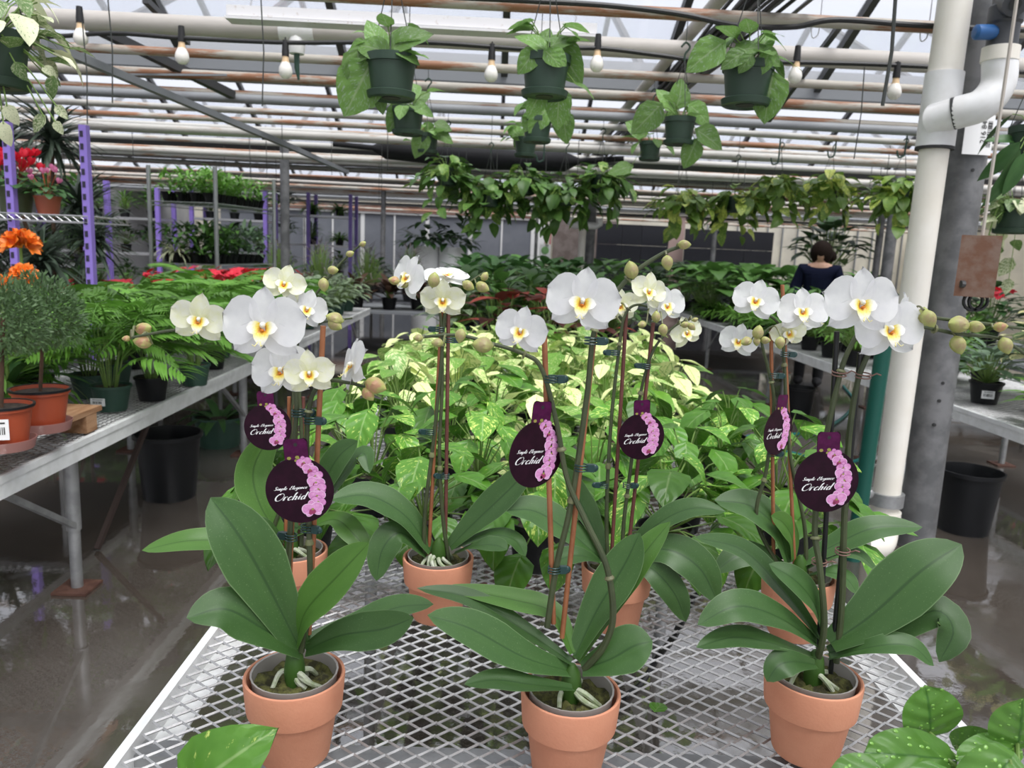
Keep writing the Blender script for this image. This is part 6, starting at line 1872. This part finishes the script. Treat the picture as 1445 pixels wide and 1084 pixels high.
# distant purple racks
def far_rack(lab, x0, x1, y, z1, shelves, cols, seed):
    t = thing('plant_rack', lab, 'rack', ((x0 + x1) / 2, y, 0))
    n = len(cols)
    for i in range(n):
        x = x0 + (x1 - x0) * i / (n - 1)
        for yy in (y, y + 0.5):
            MB().box((x, yy, z1 / 2), (0.05, 0.05, z1)).build('upright', purple if cols[i] == 'p' else shelfpost, t, False)
    r4 = random.Random(seed)
    for z in shelves:
        MB().box(((x0 + x1) / 2, y + 0.25, z), (x1 - x0, 0.5, 0.03)).build('shelf', chrome, t, False)
        nx = max(1, int((x1 - x0) / 0.33))
        for i in range(nx):
            k_ = r4.choice(('mid', 'dark', 'seed', 'mid', 'fern'))
            if z > 0.3:
                put(k_, x0 + (i + 0.5) * (x1 - x0) / nx, y + 0.25, z + 0.015, {'mid': 'small green plant on the distant racks', 'dark': 'small dark leafy plant on the distant racks', 'seed': 'small feathery plant on the distant racks', 'fern': 'small fern on the distant racks'}[k_], 'plants on the distant racks: ' + k_, 0.85)
far_rack('distant rack with purple uprights left of the chrome rack', -6.2, -4.4, 10.2, 1.95, (1.55, 1.1, 0.6), 'pgp', 1)
far_rack('distant rack with mixed uprights directly behind the chrome rack', -4.2, -3.2, 10.8, 2.0, (1.6, 1.15, 0.7), 'pp', 2)
far_rack('distant rack with purple uprights right of the grey post', -3.6, -2.3, 12.2, 2.1, (1.75, 1.3, 0.8), 'ppp', 3)
far_rack('distant rack with purple uprights behind the near purple post', -5.6, -4.2, 8.0, 1.9, (1.5, 1.0, 0.55), 'gpp', 4)
for i, (x, y) in enumerate(((-3.0, 8.9), (-2.6, 9.2), (-3.4, 9.1), (-3.0, 7.6), (-3.4, 6.8), (-3.9, 7.0), (-2.9, 6.5), (-4.3, 6.4))):
    put(('flower', 'dark', 'mid', 'bronze')[i % 4], x, y, 0.0, ('red-flowering plant on the floor around the racks', 'dark bushy plant on the floor around the racks', 'green bushy plant on the floor around the racks', 'bronze plant on the floor around the racks')[i % 4], 'floor plants around the racks %d' % (i % 4), 2.1)
# any kind not used above would sit at the origin: remove it
for k_, p in protos.items():
    if k_ not in USED:
        for ch in KIDS.get(p.name, []):
            bpy.data.objects.remove(ch)
        bpy.data.objects.remove(p)

# ================================================================== person seen from behind
pp = PX(1155, 395, 8.5)
px_, py_ = pp.x, 8.5
t = thing('person', 'person in a navy top with dark hair tied back, seen from behind at right', 'person', (px_, py_, 0))
def skinned(name, verts, edges, radii, mat, parent, lev=2):
    me = bpy.data.meshes.new(name)
    me.from_pydata(verts, edges, [])
    o = link(name, me, parent)
    md = o.modifiers.new('skin', 'SKIN')
    for i, r in enumerate(radii):
        sv = me.skin_vertices[0].data[i]
        sv.radius = r if isinstance(r, tuple) else (r, r)
        sv.use_root = i == 0
    s2 = o.modifiers.new('smooth', 'SUBSURF')
    s2.levels = s2.render_levels = lev
    me.materials.append(mat)
    return o
V = [(0, 0, 0.92), (0, 0, 1.05), (0, 0, 1.2), (0, 0.0, 1.3), (0, -0.01, 1.37), (0, -0.02, 1.44), (0, -0.03, 1.5),
     (-0.17, 0, 1.29), (-0.24, -0.02, 1.05), (-0.2, -0.2, 0.9), (-0.17, -0.28, 0.88), (0.17, 0, 1.29), (0.24, -0.02, 1.05), (0.2, -0.2, 0.9), (0.17, -0.28, 0.88),
     (-0.09, 0, 0.85), (-0.1, 0, 0.47), (-0.1, 0.01, 0.06), (-0.1, -0.12, 0.03), (0.09, 0, 0.85), (0.1, 0, 0.47), (0.1, 0.01, 0.06), (0.1, -0.12, 0.03)]
Ed = [(0, 1), (1, 2), (2, 3), (3, 4), (4, 5), (5, 6), (3, 7), (7, 8), (8, 9), (9, 10), (3, 11), (11, 12), (12, 13), (13, 14), (0, 15), (15, 16), (16, 17), (17, 18), (0, 19), (19, 20), (20, 21), (21, 22)]
Rr = [(0.15, 0.1), (0.13, 0.09), (0.15, 0.1), (0.13, 0.08), 0.05, 0.09, 0.07, 0.055, 0.045, 0.035, 0.025, 0.055, 0.045, 0.035, 0.025, 0.085, 0.06, 0.04, 0.025, 0.085, 0.06, 0.04, 0.025]
skinned('body', V, Ed, Rr, skin, t)
sv_ = [V[i] for i in (0, 1, 2, 3, 7, 8, 9, 11, 12, 13)]
skinned('shirt', sv_, [(0, 1), (1, 2), (2, 3), (3, 4), (4, 5), (5, 6), (3, 7), (7, 8), (8, 9)], [(0.18, 0.13), (0.165, 0.12), (0.185, 0.13), (0.16, 0.105), 0.082, 0.068, 0.055, 0.082, 0.068, 0.055], navy, t)
sv_ = [V[i] for i in (0, 15, 16)] + [(-0.1, 0.0, 0.03)] + [V[i] for i in (19, 20)] + [(0.1, 0.0, 0.03)]
skinned('trousers', sv_, [(0, 1), (1, 2), (2, 3), (0, 4), (4, 5), (5, 6)], [(0.165, 0.115), 0.1, 0.075, 0.06, 0.1, 0.075, 0.06], trouser, t)
hb = MB().blob((0, 0.025, 1.475), 0.125, 0.95, 1.0, 1.1, 16, 12)
hb.blob((0.1, 0.11, 1.44), 0.06, 1, 1, 1.1, 12, 8).blob((0.0, 0.07, 1.43), 0.1, 1, 0.9, 1.1, 12, 8)
hb.build('hair', hair, t, local=True)
for sx_ in (-0.1, 0.1):
    MB().blob((sx_, -0.05, 0.05), 0.1, 0.55, 1.35, 0.5, 12, 8).build('shoe', trouser, t, local=True)
t.rotation_euler = (0, 0, radians(-25))
# empty hooks left hanging on the pipes
def hook(px, py0, py1, Y, m_, lab, r=0.003, w=0.03):
    a, b = PX(px, py0, Y), PX(px, py1, Y)
    zt_ = max(a.z, 2.45)
    tag(MB().tube([(a.x, Y, zt_), (a.x, Y, b.z + 0.04), (a.x - w * 0.3, Y, b.z + 0.005), (a.x - w, Y, b.z), (a.x - w * 1.3, Y, b.z + 0.05)], r, 6, smooth=22).build('empty_hook', m_), lab, 'hook')
hook(1161, -4, 53, 3.73, chrome, 'long silver hook hanging empty left of the drain pipe top')
hook(1316, -4, 58, 3.73, chrome, 'silver hook hanging empty close beside the drain pipe top')
for px, py, Y, lab in ((1100, 232, 6.83, 'dark green hook hanging empty above the third far right basket'), (1180, 222, 6.83, 'dark green hook hanging empty above the fourth far right basket'), (1279, 222, 6.21, 'dark green hook hanging empty beside the drain pipe'), (768, 228, 6.83, 'dark hook hanging empty over the far middle baskets')):
    hook(px, py - 22, py, Y, greenp, lab, 0.007, 0.05)
